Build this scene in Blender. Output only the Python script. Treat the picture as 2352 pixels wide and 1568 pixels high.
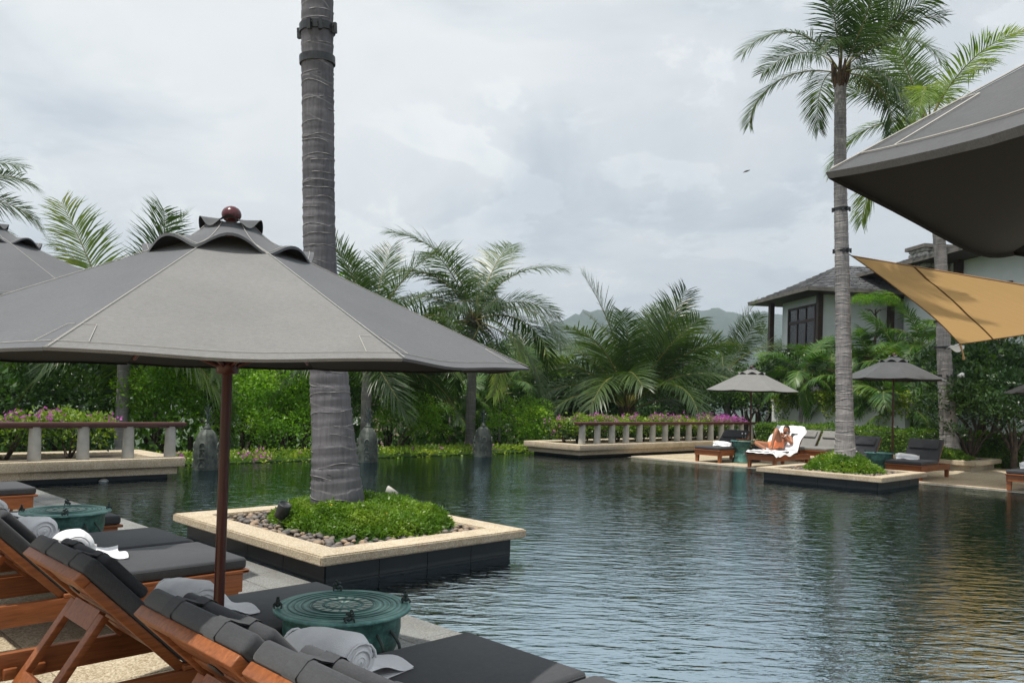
import bpy, bmesh, math, random
import numpy as np
from mathutils import Vector, Matrix
random.seed(7); RNG = np.random.default_rng(11)
SC = bpy.context.scene
for o in list(bpy.data.objects): bpy.data.objects.remove(o)
COL = SC.collection
R = math.radians
# ------------------------------------------------------------------ camera
FPX, PW, PH, EYE = 1880.0, 2352.0, 1568.0, 1.6
PITCH, ROLL = R(1.15), R(1.72)
SHIFT = (128.0 / FPX - math.tan(PITCH)) * FPX / PW
_f = Vector((0, math.cos(PITCH), math.sin(PITCH))); _u = Vector((0, -math.sin(PITCH), math.cos(PITCH))); _r = Vector((1, 0, 0))
CR = _r * math.cos(ROLL) + _u * math.sin(ROLL); CU = _u * math.cos(ROLL) - _r * math.sin(ROLL); CF = _f
EYEP = Vector((0, 0, EYE))
cam = bpy.data.cameras.new('camera'); camo = bpy.data.objects.new('camera', cam); COL.objects.link(camo)
cam.sensor_width = 36; cam.lens = FPX / PW * 36; cam.shift_y = SHIFT; cam.clip_start = .05; cam.clip_end = 20000
m = Matrix((CR, CU, -CF)).transposed().to_4x4(); m.translation = EYEP; camo.matrix_world = m
SC.camera = camo
# ------------------------------------------------------------------ world, sun, exposure
SUN_AZ = Vector((-.76, -.65)); SUN_EL = R(70)
W = bpy.data.worlds.new('World'); SC.world = W; W.use_nodes = True
nt = W.node_tree; nt.nodes.clear(); N = nt.nodes.new; LK = nt.links.new
sky = N('ShaderNodeTexSky'); sky.sky_type = 'NISHITA'; sky.sun_disc = False
sky.sun_elevation = SUN_EL; sky.sun_rotation = math.atan2(SUN_AZ.x, SUN_AZ.y); sky.air_density = 1.4; sky.dust_density = 3.0
tc = N('ShaderNodeTexCoord'); sep = N('ShaderNodeSeparateXYZ'); LK(tc.outputs['Generated'], sep.inputs[0])
ad = N('ShaderNodeMath'); ad.operation = 'ADD'; ad.inputs[1].default_value = .32; LK(sep.outputs['Z'], ad.inputs[0])
mx0 = N('ShaderNodeMath'); mx0.operation = 'MAXIMUM'; mx0.inputs[1].default_value = .12; LK(ad.outputs[0], mx0.inputs[0])
cb = N('ShaderNodeVectorMath'); cb.operation = 'DIVIDE'; LK(tc.outputs['Generated'], cb.inputs[0]); LK(mx0.outputs[0], cb.inputs[1])
def wnoise(scale, detail, rough, dist, off):
    mp = N('ShaderNodeMapping'); mp.inputs['Location'].default_value = off; mp.inputs['Scale'].default_value = (1, 1, 1.6); LK(cb.outputs[0], mp.inputs[0])
    n = N('ShaderNodeTexNoise'); n.inputs['Scale'].default_value = scale; n.inputs['Detail'].default_value = detail
    n.inputs['Roughness'].default_value = rough; n.inputs['Distortion'].default_value = dist; LK(mp.outputs[0], n.inputs[0]); return n
def wramp(src, stops):
    r = N('ShaderNodeValToRGB'); LK(src, r.inputs[0]); e = r.color_ramp.elements
    while len(e) < len(stops): e.new(.5)
    for el, (p, c) in zip(e, stops): el.position = p; el.color = c
    return r
n1 = wnoise(1.7, 10, .55, .5, (3.1, 1.7, .4)); n2 = wnoise(.55, 4, .5, .2, (7.3, 2.2, 5.0))
r1 = wramp(n1.outputs['Fac'], [(.35, (6.7, 7.25, 7.85, 1)), (.46, (8.8, 9.2, 9.4, 1)), (.54, (9.7, 9.9, 9.95, 1)), (.68, (9.2, 9.5, 9.65, 1))])
r2 = wramp(n2.outputs['Fac'], [(.36, (.84, .86, .885, 1)), (.56, (1.04, 1.04, 1.035, 1))])
mul = N('ShaderNodeMix'); mul.data_type = 'RGBA'; mul.blend_type = 'MULTIPLY'; mul.inputs['Factor'].default_value = 1
LK(r1.outputs[0], mul.inputs['A']); LK(r2.outputs[0], mul.inputs['B'])
n3 = wnoise(3.4, 12, .62, .3, (1.3, 4.1, 2.0)); n4 = wnoise(.9, 2, .5, .0, (5.3, .7, 1.0))
r3 = wramp(n3.outputs['Fac'], [(.42, (.93, .94, .955, 1)), (.51, (.985, .99, .995, 1)), (.55, (1.13, 1.125, 1.115, 1)), (.70, (1.05, 1.055, 1.06, 1))])
mul3 = N('ShaderNodeMix'); mul3.data_type = 'RGBA'; mul3.blend_type = 'MULTIPLY'; LK(wramp(n4.outputs['Fac'], [(.36, (0, 0, 0, 1)), (.50, (1, 1, 1, 1))]).outputs[0], mul3.inputs['Factor'])
LK(mul.outputs['Result'], mul3.inputs['A']); LK(r3.outputs[0], mul3.inputs['B']); mul = mul3
mix = N('ShaderNodeMix'); mix.data_type = 'RGBA'; mix.inputs['Factor'].default_value = .94
LK(sky.outputs[0], mix.inputs['A']); LK(mul.outputs['Result'], mix.inputs['B'])
bg = N('ShaderNodeBackground'); bg.inputs['Strength'].default_value = .1; LK(mix.outputs['Result'], bg.inputs['Color'])
wo = N('ShaderNodeOutputWorld'); LK(bg.outputs[0], wo.inputs['Surface'])
sun = bpy.data.lights.new('sun', 'SUN'); sun.energy = 5.0; sun.angle = R(.9); sun.color = (1, .95, .86)
suno = bpy.data.objects.new('sun', sun); COL.objects.link(suno)
sd = Vector((SUN_AZ.x * math.cos(SUN_EL), SUN_AZ.y * math.cos(SUN_EL), math.sin(SUN_EL)))
suno.rotation_euler = sd.to_track_quat('Z', 'Y').to_euler(); suno.location = (-20, -40, 60)
SC.view_settings.view_transform = 'Standard'; SC.view_settings.look = 'None'; SC.view_settings.exposure = -.05; SC.view_settings.gamma = 1
SC.render.engine = 'CYCLES'; SC.cycles.max_bounces = 5; SC.cycles.diffuse_bounces = 2; SC.cycles.glossy_bounces = 3; SC.cycles.transparent_max_bounces = 16; SC.cycles.volume_bounces = 0
SC.cycles.caustics_reflective = False; SC.cycles.caustics_refractive = False

# ------------------------------------------------------------------ helpers
def ray(px, py): return CF + CR * ((px - PW / 2) / FPX) + CU * ((PH / 2 - py) / FPX + SHIFT * PW / FPX)
def P(px, py, z=0.0):
    d = ray(px, py); return EYEP + d * ((z - EYE) / d.z)
def PD(px, py, y):
    d = ray(px, py); return EYEP + d * (y / d.y)
Q2 = math.sqrt(.5)
def AB(a, b, z=0.0): return Vector(((a + b) * Q2, (b - a) * Q2, z))       # a runs along the deck edge, b across the pool
def tag(o, label=None, cat=None, group=None, kind=None):
    if label: o['label'] = label
    if cat: o['category'] = cat
    if group: o['group'] = group
    if kind: o['kind'] = kind
    return o
def thing(name, loc, rz, label, cat, group=None):
    o = bpy.data.objects.new(name, None); COL.objects.link(o); o.location = loc; o.rotation_euler = (0, 0, rz); o.empty_display_size = .1
    return tag(o, label, cat, group)
def link(name, me, parent=None, loc=(0, 0, 0), rot=(0, 0, 0), scale=(1, 1, 1)):
    o = bpy.data.objects.new(name, me); COL.objects.link(o); o.parent = parent; o.location = loc; o.rotation_euler = rot; o.scale = scale; return o
def copy_tree(o, parent=None):
    c = o.copy(); COL.objects.link(c); c.parent = parent
    for ch in o.children: copy_tree(ch, c)
    return c
def npmesh(name, V, Fq, mat, smooth=False):
    """V (n,3), Fq (m,k) uniform polygons"""
    me = bpy.data.meshes.new(name); V = np.asarray(V, np.float32); Fq = np.asarray(Fq, np.int32); k = Fq.shape[1]
    me.vertices.add(len(V)); me.vertices.foreach_set('co', V.ravel())
    me.loops.add(Fq.size); me.loops.foreach_set('vertex_index', Fq.ravel())
    me.polygons.add(len(Fq)); me.polygons.foreach_set('loop_start', np.arange(0, Fq.size, k, dtype=np.int32))
    me.update(calc_edges=True)
    if smooth: me.polygons.foreach_set('use_smooth', np.ones(len(Fq), bool))
    me.materials.append(mat); return me
class MB:
    def __init__(s): s.v = []; s.f = []; s.sm = []; s.T = None
    def _add(s, vs, fs, smooth=False):
        n = len(s.v); s.v += [tuple(s.T @ Vector(v)) if s.T else tuple(v) for v in vs]
        for f in fs: s.f.append([i + n for i in f]); s.sm.append(smooth)
        return s
    def box(s, x0, x1, y0, y1, z0, z1, bev=0.0):
        if bev <= 0:
            vs = [(x, y, z) for z in (z0, z1) for y in (y0, y1) for x in (x0, x1)]
            return s._add(vs, [(0, 2, 3, 1), (4, 5, 7, 6), (0, 1, 5, 4), (2, 6, 7, 3), (0, 4, 6, 2), (1, 3, 7, 5)])
        bm = bmesh.new(); bmesh.ops.create_cube(bm, size=1)
        for v in bm.verts: v.co = Vector(((x0 + x1) / 2 + v.co.x * (x1 - x0), (y0 + y1) / 2 + v.co.y * (y1 - y0), (z0 + z1) / 2 + v.co.z * (z1 - z0)))
        bmesh.ops.bevel(bm, geom=bm.edges[:], offset=bev, segments=2 if bev < .02 else 3, profile=.5, affect='EDGES')
        s.bm(bm, True); return s
    def bm(s, bm, smooth=False):
        bm.verts.index_update(); s._add([v.co.copy() for v in bm.verts], [[v.index for v in f.verts] for f in bm.faces], smooth); bm.free(); return s
    def quad(s, a, b, c, d): return s._add([a, b, c, d], [(0, 1, 2, 3)])
    def poly(s, pts): return s._add(pts, [tuple(range(len(pts)))])
    def prism(s, pts, z0, z1):
        n = len(pts); vs = [(p[0], p[1], z0) for p in pts] + [(p[0], p[1], z1) for p in pts]
        return s._add(vs, [tuple(range(n - 1, -1, -1)), tuple(range(n, 2 * n))] + [(i, (i + 1) % n, n + (i + 1) % n, n + i) for i in range(n)])
    def tube(s, pts, rad, n=8, cap=True, smooth=True):
        pts = [Vector(p) for p in pts]; k = len(pts)
        if not hasattr(rad, '__len__'): rad = [rad] * k
        vs = []; up = Vector((0, 0, 1))
        t0 = (pts[1] - pts[0]).normalized()
        x = t0.orthogonal().normalized()
        for i in range(k):
            t = (pts[min(i + 1, k - 1)] - pts[max(i - 1, 0)]).normalized()
            x = (x - t * x.dot(t)).normalized(); y = t.cross(x)
            for j in range(n):
                an = 2 * math.pi * j / n; vs.append(pts[i] + (x * math.cos(an) + y * math.sin(an)) * rad[i])
        fs = [(i * n + j, i * n + (j + 1) % n, (i + 1) * n + (j + 1) % n, (i + 1) * n + j) for i in range(k - 1) for j in range(n)]
        s._add(vs, fs, smooth)
        if cap: s._add(vs[:n], [tuple(range(n - 1, -1, -1))]); s._add(vs[-n:], [tuple(range(n))])
        return s
    def lathe(s, prof, n=24, c=(0, 0, 0), a0=0, smooth=True):
        vs = [(c[0] + r * math.cos(a0 + 2 * math.pi * j / n), c[1] + r * math.sin(a0 + 2 * math.pi * j / n), c[2] + z) for r, z in prof for j in range(n)]
        fs = [(i * n + j, i * n + (j + 1) % n, (i + 1) * n + (j + 1) % n, (i + 1) * n + j) for i in range(len(prof) - 1) for j in range(n)]
        return s._add(vs, fs, smooth)
    def ball(s, c, r, n=2, sq=(1, 1, 1)):
        bm = bmesh.new(); bmesh.ops.create_icosphere(bm, subdivisions=n, radius=1)
        for v in bm.verts: v.co = Vector((c[0] + v.co.x * r * sq[0], c[1] + v.co.y * r * sq[1], c[2] + v.co.z * r * sq[2]))
        return s.bm(bm, True)
    def grid(s, fn, nu, nv, smooth=True):
        vs = [fn(i / nu, j / nv) for i in range(nu + 1) for j in range(nv + 1)]
        fs = [(i * (nv + 1) + j, (i + 1) * (nv + 1) + j, (i + 1) * (nv + 1) + j + 1, i * (nv + 1) + j + 1) for i in range(nu) for j in range(nv)]
        return s._add(vs, fs, smooth)
    def mesh(s, name, mat, org=None):
        me = bpy.data.meshes.new(name)
        vs = s.v if org is None else [(v[0] - org[0], v[1] - org[1], v[2] - org[2]) for v in s.v]
        me.from_pydata(vs, [], s.f); me.polygons.foreach_set('use_smooth', s.sm); me.materials.append(mat); me.update(); return me
    def build(s, name, mat, parent=None, org=None, **k): return link(name, s.mesh(name, mat, org), parent, **k)

# ------------------------------------------------------------------ materials
def newmat(name):
    mt = bpy.data.materials.new(name); mt.use_nodes = True; mt.node_tree.nodes.clear()
    t = mt.node_tree; return mt, t.nodes.new, t.links.new
def coords(n, l, scale=(1, 1, 1), rnd=True, world=False):
    mp = n('ShaderNodeMapping'); mp.inputs['Scale'].default_value = scale
    if world:
        g = n('ShaderNodeNewGeometry'); l(g.outputs['Position'], mp.inputs[0])
    else:
        t = n('ShaderNodeTexCoord'); l(t.outputs['Object'], mp.inputs[0])
        if rnd:
            oi = n('ShaderNodeObjectInfo'); mm = n('ShaderNodeMath'); mm.operation = 'MULTIPLY'; mm.inputs[1].default_value = 37; l(oi.outputs['Random'], mm.inputs[0]); l(mm.outputs[0], mp.inputs['Location'])
    return mp.outputs[0]
def noise(n, l, v, scale, detail=4, rough=.55, dist=0):
    k = n('ShaderNodeTexNoise'); k.inputs['Scale'].default_value = scale; k.inputs['Detail'].default_value = detail; k.inputs['Roughness'].default_value = rough; k.inputs['Distortion'].default_value = dist; l(v, k.inputs['Vector']); return k.outputs['Fac']
def ramp(n, l, f, stops):
    r = n('ShaderNodeValToRGB'); l(f, r.inputs[0]); e = r.color_ramp.elements
    while len(e) < len(stops): e.new(.5)
    for el, (p, c) in zip(e, stops): el.position = p; el.color = (*c, 1) if len(c) == 3 else c
    return r.outputs[0]
def mixc(n, l, f, a, b, mode='MIX'):
    k = n('ShaderNodeMix'); k.data_type = 'RGBA'; k.blend_type = mode
    for s, v in (('Factor', f), ('A', a), ('B', b)):
        if hasattr(v, 'links'): l(v, k.inputs[s])
        else: k.inputs[s].default_value = (*v, 1) if hasattr(v, '__len__') else v
    return k.outputs['Result']
def bump(n, l, h, strength, dist=.01, nrm=None):
    b = n('ShaderNodeBump'); b.inputs['Strength'].default_value = strength; b.inputs['Distance'].default_value = dist; l(h, b.inputs['Height'])
    if nrm: l(nrm, b.inputs['Normal'])
    return b.outputs[0]
def finish(n, l, col, rough=.6, nrm=None, spec=.5, metal=0, sheen=0, trans=None):
    p = n('ShaderNodeBsdfPrincipled')
    if hasattr(col, 'links'): l(col, p.inputs['Base Color'])
    else: p.inputs['Base Color'].default_value = (*col, 1)
    if hasattr(rough, 'links'): l(rough, p.inputs['Roughness'])
    else: p.inputs['Roughness'].default_value = rough
    p.inputs['Specular IOR Level'].default_value = spec; p.inputs['Metallic'].default_value = metal
    if sheen: p.inputs['Sheen Weight'].default_value = sheen
    if nrm: l(nrm, p.inputs['Normal'])
    out = p.outputs[0]
    if trans:
        tb = n('ShaderNodeBsdfTranslucent')
        if hasattr(trans[1], 'links'): l(trans[1], tb.inputs[0])
        else: tb.inputs[0].default_value = (*trans[1], 1)
        ms = n('ShaderNodeMixShader'); ms.inputs[0].default_value = trans[0]; l(out, ms.inputs[1]); l(tb.outputs[0], ms.inputs[2]); out = ms.outputs[0]
    o = n('ShaderNodeOutputMaterial'); l(out, o.inputs['Surface'])
def simple(name, c1, c2, scale=8, rough=.6, bs=0, bd=.004, bscale=None, spec=.5, stretch=(1, 1, 1), lo=.35, hi=.65, metal=0, rnd=True, world=False, sheen=0, detail=5, trans=None):
    mt, n, l = newmat(name); v = coords(n, l, stretch, rnd, world)
    f = noise(n, l, v, scale, detail); c = ramp(n, l, f, [(lo, c1), (hi, c2)])
    nb = None
    if bs: nb = bump(n, l, noise(n, l, v, bscale or scale * 3, 3), bs, bd)
    finish(n, l, c, rough, nb, spec, metal, sheen, (trans[0], trans[1] or c) if trans else None); return mt
def fabric(name, c1, c2, weave=420, trans=None, sheen=.15, undershade=None):
    mt, n, l = newmat(name); v = coords(n, l)
    f1 = noise(n, l, v, 3.5, 4); f2 = noise(n, l, v, 60, 3, .7)
    va = coords(n, l, (1, 1, .12)); fw = noise(n, l, va, weave, 2, .6)
    vb = coords(n, l, (.12, .12, 1)); fw2 = noise(n, l, vb, weave, 2, .6)
    c = ramp(n, l, f1, [(.3, c1), (.7, c2)])
    c = mixc(n, l, .28, c, ramp(n, l, fw, [(.35, (.55, .55, .55)), (.65, (1.35, 1.35, 1.35))]), 'MULTIPLY')
    c = mixc(n, l, .22, c, ramp(n, l, fw2, [(.35, (.6, .6, .6)), (.65, (1.3, 1.3, 1.3))]), 'MULTIPLY')
    c = mixc(n, l, .12, c, ramp(n, l, f2, [(.3, (.7, .7, .72)), (.7, (1.25, 1.25, 1.22))]), 'MULTIPLY')
    if undershade: gb = n('ShaderNodeNewGeometry'); c = mixc(n, l, gb.outputs['Backfacing'], c, undershade)      # shade under the canopy, put into the colour of the cloth's underside
    nb = bump(n, l, fw, .25, .001); nb = bump(n, l, f2, .06, .003, nb)
    finish(n, l, c, .92, nb, .15, 0, sheen, trans); return mt
def leafmat(name, c1, c2, c3, rough=.42, spec=.5, tr=.3, scale=.9):
    """c1..c3: tones found from leaf to leaf and clump to clump of the plant"""
    mt, n, l = newmat(name); v = coords(n, l, world=True)
    f = noise(n, l, v, scale, 2); f2 = noise(n, l, v, 9, 2)
    c = ramp(n, l, f, [(.33, c1), (.52, c2), (.70, c3)])
    c = mixc(n, l, .6, c, ramp(n, l, f2, [(.3, (.6, .62, .6)), (.7, (1.35, 1.32, 1.2))]), 'MULTIPLY')
    oi = n('ShaderNodeObjectInfo'); c = mixc(n, l, .5, c, ramp(n, l, oi.outputs['Random'], [(0, (.75, .8, .8)), (1, (1.25, 1.18, .95))]), 'MULTIPLY')
    ct = mixc(n, l, 1, c, (1.5, 1.6, .7), 'MULTIPLY')
    finish(n, l, c, rough, None, spec, 0, 0, (tr, ct)); return mt
def stone_agg(name, c1, c2, c3, sc=160):
    mt, n, l = newmat(name); v = coords(n, l, rnd=False, world=True)
    vo = n('ShaderNodeTexVoronoi'); vo.inputs['Scale'].default_value = sc; l(v, vo.inputs['Vector'])
    c = ramp(n, l, vo.outputs['Color'], [(.15, c1), (.5, c2), (.85, c3)])
    f = noise(n, l, v, 1.3, 5); c = mixc(n, l, .5, c, ramp(n, l, f, [(.3, (.72, .70, .66)), (.65, (1.12, 1.1, 1.05))]), 'MULTIPLY')
    f5 = noise(n, l, v, 5, 4); c = mixc(n, l, .35, c, ramp(n, l, f5, [(.35, (.75, .7, .6)), (.55, (1.05, 1.05, 1.05))]), 'MULTIPLY')
    finish(n, l, c, .85, bump(n, l, vo.outputs['Distance'], .5, .004), .25); return mt
def wood(name, c1, c2, rough=.45, ax=(.6, 7, 7)):
    mt, n, l = newmat(name); v = coords(n, l, ax)
    f = noise(n, l, v, 9, 6, .65, .6); f2 = noise(n, l, coords(n, l), 2.5, 4)
    c = ramp(n, l, f, [(.3, c1), (.68, c2)]); c = mixc(n, l, .45, c, ramp(n, l, f2, [(.35, (.6, .55, .5)), (.65, (1.2, 1.15, 1.1))]), 'MULTIPLY')
    finish(n, l, c, rough, bump(n, l, f, .15, .002), .4); return mt
def trunkmat(name, dark, mid, scar, ring=1.25, wear=1):
    mt, n, l = newmat(name); v = coords(n, l)
    fv = noise(n, l, coords(n, l, (34, 34, 2.2)), 1.0, 4, .6); fb = noise(n, l, v, 2.3, 5); fs = noise(n, l, v, 11, 4)
    c = ramp(n, l, fv, [(.30, tuple((x + y) / 2 for x, y in zip(dark, mid))), (.5, mid), (.78, tuple(x * 1.22 for x in mid))])
    c = mixc(n, l, .7, c, ramp(n, l, fb, [(.3, (.55, .55, .57)), (.7, (1.3, 1.28, 1.25))]), 'MULTIPLY')
    w = n('ShaderNodeTexWave'); w.wave_type = 'BANDS'; w.bands_direction = 'Z'; w.wave_profile = 'SAW'; w.inputs['Scale'].default_value = ring; w.inputs['Distortion'].default_value = 5.5; w.inputs['Detail'].default_value = 3; w.inputs['Detail Scale'].default_value = .9
    l(v, w.inputs['Vector'])
    line = ramp(n, l, w.outputs['Fac'], [(.0, (0, 0, 0)), (.90, (0, 0, 0)), (.955, (1, 1, 1)), (1, (.35, .35, .35))])
    lm = mixc(n, l, 1, line, ramp(n, l, fs, [(.33, (0, 0, 0)), (.6, (.85, .85, .85))]), 'MULTIPLY')
    c = mixc(n, l, lm, c, scar)
    pits = ramp(n, l, noise(n, l, coords(n, l, (3, 3, 9)), 1.7, 2), [(.70, (1, 1, 1)), (.74, (.25, .22, .2))]); c = mixc(n, l, .8, c, pits, 'MULTIPLY')
    nb = bump(n, l, fv, .5, .012); nb = bump(n, l, w.outputs['Fac'], .7, .02, nb)
    finish(n, l, c, .9, nb, .2); return mt
MAT = {}
MAT['fab'] = fabric('umbrella_fabric', (.105, .11, .12), (.122, .126, .135), undershade=(.022, .023, .025))
MAT['fabw'] = fabric('umbrella_fabric_pale_lit', (.185, .184, .18), (.21, .208, .203), undershade=(.022, .023, .025))  # pale far parasol; also paints light onto the near parasol's front panel
MAT['fabd'] = fabric('umbrella_fabric_dark', (.075, .078, .084), (.095, .098, .104), undershade=(.018, .019, .021))
MAT['cush'] = fabric('cushion_fabric', (.050, .052, .058), (.064, .066, .071), 300)
MAT['cushl'] = fabric('cushion_fabric_faded', (.19, .188, .18), (.235, .23, .22), 300)
MAT['thread'] = simple('thread', (.42, .41, .38), (.5, .48, .45), 50, .9)
MAT['teak'] = wood('teak', (.17, .052, .016), (.34, .115, .037))
MAT['teakold'] = wood('teak_weathered', (.16, .07, .03), (.27, .14, .07), .6)
MAT['pole'] = wood('pole_wood', (.055, .014, .009), (.10, .026, .016), .35, (7, 7, .6))
MAT['ball'] = simple('finial_lacquer', (.065, .008, .012), (.10, .012, .017), 6, .25, spec=.6)
MAT['railw'] = wood('rail_wood', (.06, .022, .018), (.11, .04, .032), .4, (.6, 7, 7))
MAT['agg'] = stone_agg('washed_aggregate', (.37, .30, .21), (.52, .44, .33), (.65, .58, .47), 120)
MAT['aggd'] = stone_agg('washed_aggregate_deck', (.28, .23, .15), (.46, .39, .28), (.62, .55, .43), 110)
MAT['grey'] = stone_agg('grey_granite', (.12, .125, .125), (.23, .235, .235), (.33, .335, .33), 260)
MAT['black'] = simple('black_granite', (.006, .0075, .0095), (.014, .0165, .020), 3, .4, .12, .002, 200, .3)
def granite_panel():
    mt, n, l = newmat('black_granite_panel'); v = coords(n, l); f = noise(n, l, v, 3, 5); c = ramp(n, l, f, [(.35, (.007, .0085, .0105)), (.65, (.016, .0185, .022))])
    g = n('ShaderNodeNewGeometry'); s_ = n('ShaderNodeSeparateXYZ'); l(g.outputs['Position'], s_.inputs[0]); fz = noise(n, l, coords(n, l, world=True), 6, 4)
    ad = n('ShaderNodeMath'); ad.operation = 'MULTIPLY_ADD'; l(fz, ad.inputs[0]); ad.inputs[1].default_value = -.05; l(s_.outputs['Z'], ad.inputs[2])
    st = ramp(n, l, ad.outputs[0], [(.0, (.6, .6, .6)), (.004, (.5, .5, .5)), (.02, (0, 0, 0))]); c = mixc(n, l, st, c, (.05, .054, .055))     # lime scale along the waterline
    finish(n, l, c, .42, bump(n, l, noise(n, l, v, 160, 3), .12, .002), .3); return mt
MAT['panel'] = granite_panel()
MAT['column'] = simple('column_render', (.36, .35, .32), (.47, .46, .43), 5, .85, .2, .003, 60)
MAT['towel'] = simple('towel', (.82, .83, .86), (.88, .88, .90), 20, .95, .6, .004, 260, .1, sheen=.3)
MAT['white'] = simple('white_paint', (.70, .71, .71), (.80, .80, .79), 2, .7)
MAT['wallw'] = simple('villa_render', (.76, .79, .82), (.84, .86, .88), 1.3, .8, .1, .004, 40)
MAT['iron'] = simple('black_iron', (.012, .014, .016), (.03, .033, .036), 12, .45, .1, .002, spec=.5)
MAT['bronze'] = None
MAT['skin'] = simple('skin', (.30, .125, .065), (.38, .165, .09), 4, .42, .05, .002, 90)
MAT['hair'] = simple('hair', (.008, .007, .006), (.018, .014, .012), 40, .5, .3, .004)
MAT['shorts'] = simple('shorts_cloth', (.80, .24, .11), (.88, .30, .15), 8, .85, .3, .006, 14, .1)
MAT['leafp'] = leafmat('coconut_leaf', (.028, .062, .018), (.05, .095, .024), (.085, .135, .03), .36, .6, .28, .5)
MAT['leafpy'] = leafmat('coconut_leaf_young', (.08, .15, .025), (.15, .23, .035), (.26, .29, .05), .4, .5, .35, .5)
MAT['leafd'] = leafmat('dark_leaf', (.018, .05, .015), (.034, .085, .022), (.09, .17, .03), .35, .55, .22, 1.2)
MAT['leafl'] = leafmat('lime_leaf', (.075, .19, .016), (.16, .33, .024), (.28, .45, .04), .45, .4, .4, 1.1)
MAT['leafm'] = leafmat('mid_leaf', (.03, .08, .018), (.06, .14, .024), (.13, .23, .03), .4, .5, .3, 1.0)
MAT['leafh'] = leafmat('hedge_leaf', (.05, .115, .02), (.10, .20, .028), (.18, .28, .04), .4, .5, .3, 2.0)
MAT['leafb'] = leafmat('bougainvillea_leaf', (.09, .18, .02), (.19, .29, .03), (.34, .42, .06), .45, .4, .35, 1.6)
MAT['leafg'] = leafmat('groundcover_leaf', (.08, .17, .02), (.15, .27, .03), (.25, .36, .05), .4, .45, .35, 2.2)
MAT['flower'] = simple('magenta_bract', (.42, .07, .40), (.66, .17, .58), 3, .7, trans=(.35, (.7, .2, .6)), world=True)
MAT['flowery'] = simple('yellow_petal', (.75, .42, .02), (.85, .55, .04), 3, .6)
MAT['stem'] = simple('stem_bark', (.03, .022, .016), (.075, .055, .04), 12, .9, .4, .01)
MAT['rachis'] = simple('frond_rib', (.12, .13, .03), (.24, .21, .05), 6, .5)
MAT['fibre'] = simple('palm_fibre', (.05, .034, .022), (.13, .085, .05), 10, .95, .6, .02)
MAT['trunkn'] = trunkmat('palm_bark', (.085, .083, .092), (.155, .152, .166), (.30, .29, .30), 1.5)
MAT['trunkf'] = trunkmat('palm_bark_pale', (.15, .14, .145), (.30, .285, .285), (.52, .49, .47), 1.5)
MAT['soil'] = simple('soil', (.022, .016, .011), (.05, .036, .024), 9, .95, .5, .02)
MAT['roof'] = simple('roof_shingle', (.05, .052, .056), (.13, .134, .14), 2.5, .8, .2, .006, 30, world=True, rnd=False)
MAT['fascia'] = simple('eave_board', (.10, .088, .075), (.16, .145, .125), 3, .7)
MAT['soffit'] = wood('soffit_wood', (.035, .022, .018), (.06, .038, .03), .6)
MAT['wdark'] = wood('dark_timber', (.030, .015, .012), (.055, .026, .02), .5)
MAT['fstone'] = simple('field_stone', (.30, .29, .27), (.52, .50, .46), 3, .85, .3, .01, 20)
MAT['mortar'] = simple('mortar', (.10, .095, .09), (.15, .14, .13), 10, .95)
MAT['tile'] = simple('clay_roof', (.085, .055, .045), (.15, .10, .08), 6, .8)
MAT['ground'] = simple('ground_green', (.022, .045, .014), (.05, .085, .022), .12, .95, world=True, rnd=False)
MAT['hill'] = simple('hill_forest', (.014, .034, .014), (.034, .062, .024), .02, .95, .8, 14, .05, .1, world=True, rnd=False, detail=8)
def mk_bronze():
    mt, n, l = newmat('patina_bronze'); v = coords(n, l)
    f = noise(n, l, v, 5, 6, .6, .4); f2 = noise(n, l, coords(n, l, (1, 1, 9)), 7, 5, .65); f3 = noise(n, l, v, 42, 4)
    c = ramp(n, l, f, [(.32, (.03, .075, .068)), (.5, (.06, .175, .155)), (.72, (.15, .33, .285))])
    c = mixc(n, l, .6, c, ramp(n, l, f2, [(.34, (.42, .42, .42)), (.66, (1.35, 1.35, 1.3))]), 'MULTIPLY')
    c = mixc(n, l, .5, c, ramp(n, l, f3, [(.34, (.5, .5, .48)), (.6, (1.2, 1.2, 1.2))]), 'MULTIPLY')
    finish(n, l, c, .55, bump(n, l, f3, .3, .003), .5, .25); return mt
MAT['bronze'] = mk_bronze()
def mk_top():
    mt, n, l = newmat('patina_drum_top'); t = n('ShaderNodeTexCoord')
    w = n('ShaderNodeTexWave'); w.wave_type = 'RINGS'; w.rings_direction = 'Z'; w.inputs['Scale'].default_value = 13; w.inputs['Distortion'].default_value = 1.4; w.inputs['Detail'].default_value = 4; w.inputs['Detail Scale'].default_value = 3; l(t.outputs['Object'], w.inputs['Vector'])
    f = noise(n, l, coords(n, l), 7, 5, .65)
    c = ramp(n, l, f, [(.3, (.06, .16, .145)), (.52, (.13, .31, .28)), (.75, (.27, .47, .41))])
    c = mixc(n, l, .55, c, ramp(n, l, w.outputs['Fac'], [(.25, (.5, .5, .5)), (.7, (1.25, 1.25, 1.25))]), 'MULTIPLY')
    finish(n, l, c, .5, bump(n, l, w.outputs['Fac'], .5, .004), .5, .2); return mt
MAT['bronzet'] = mk_top()
MAT['bronzep'] = simple('patina_pale', (.26, .37, .33), (.42, .50, .44), 20, .6)
MAT['bronzek'] = simple('patina_black', (.012, .020, .019), (.035, .060, .055), 18, .5, .3, .004)
MAT['lead'] = simple('stupa_bronze', (.03, .038, .034), (.11, .125, .108), 6, .6, .4, .006, 30, metal=.2)
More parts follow.
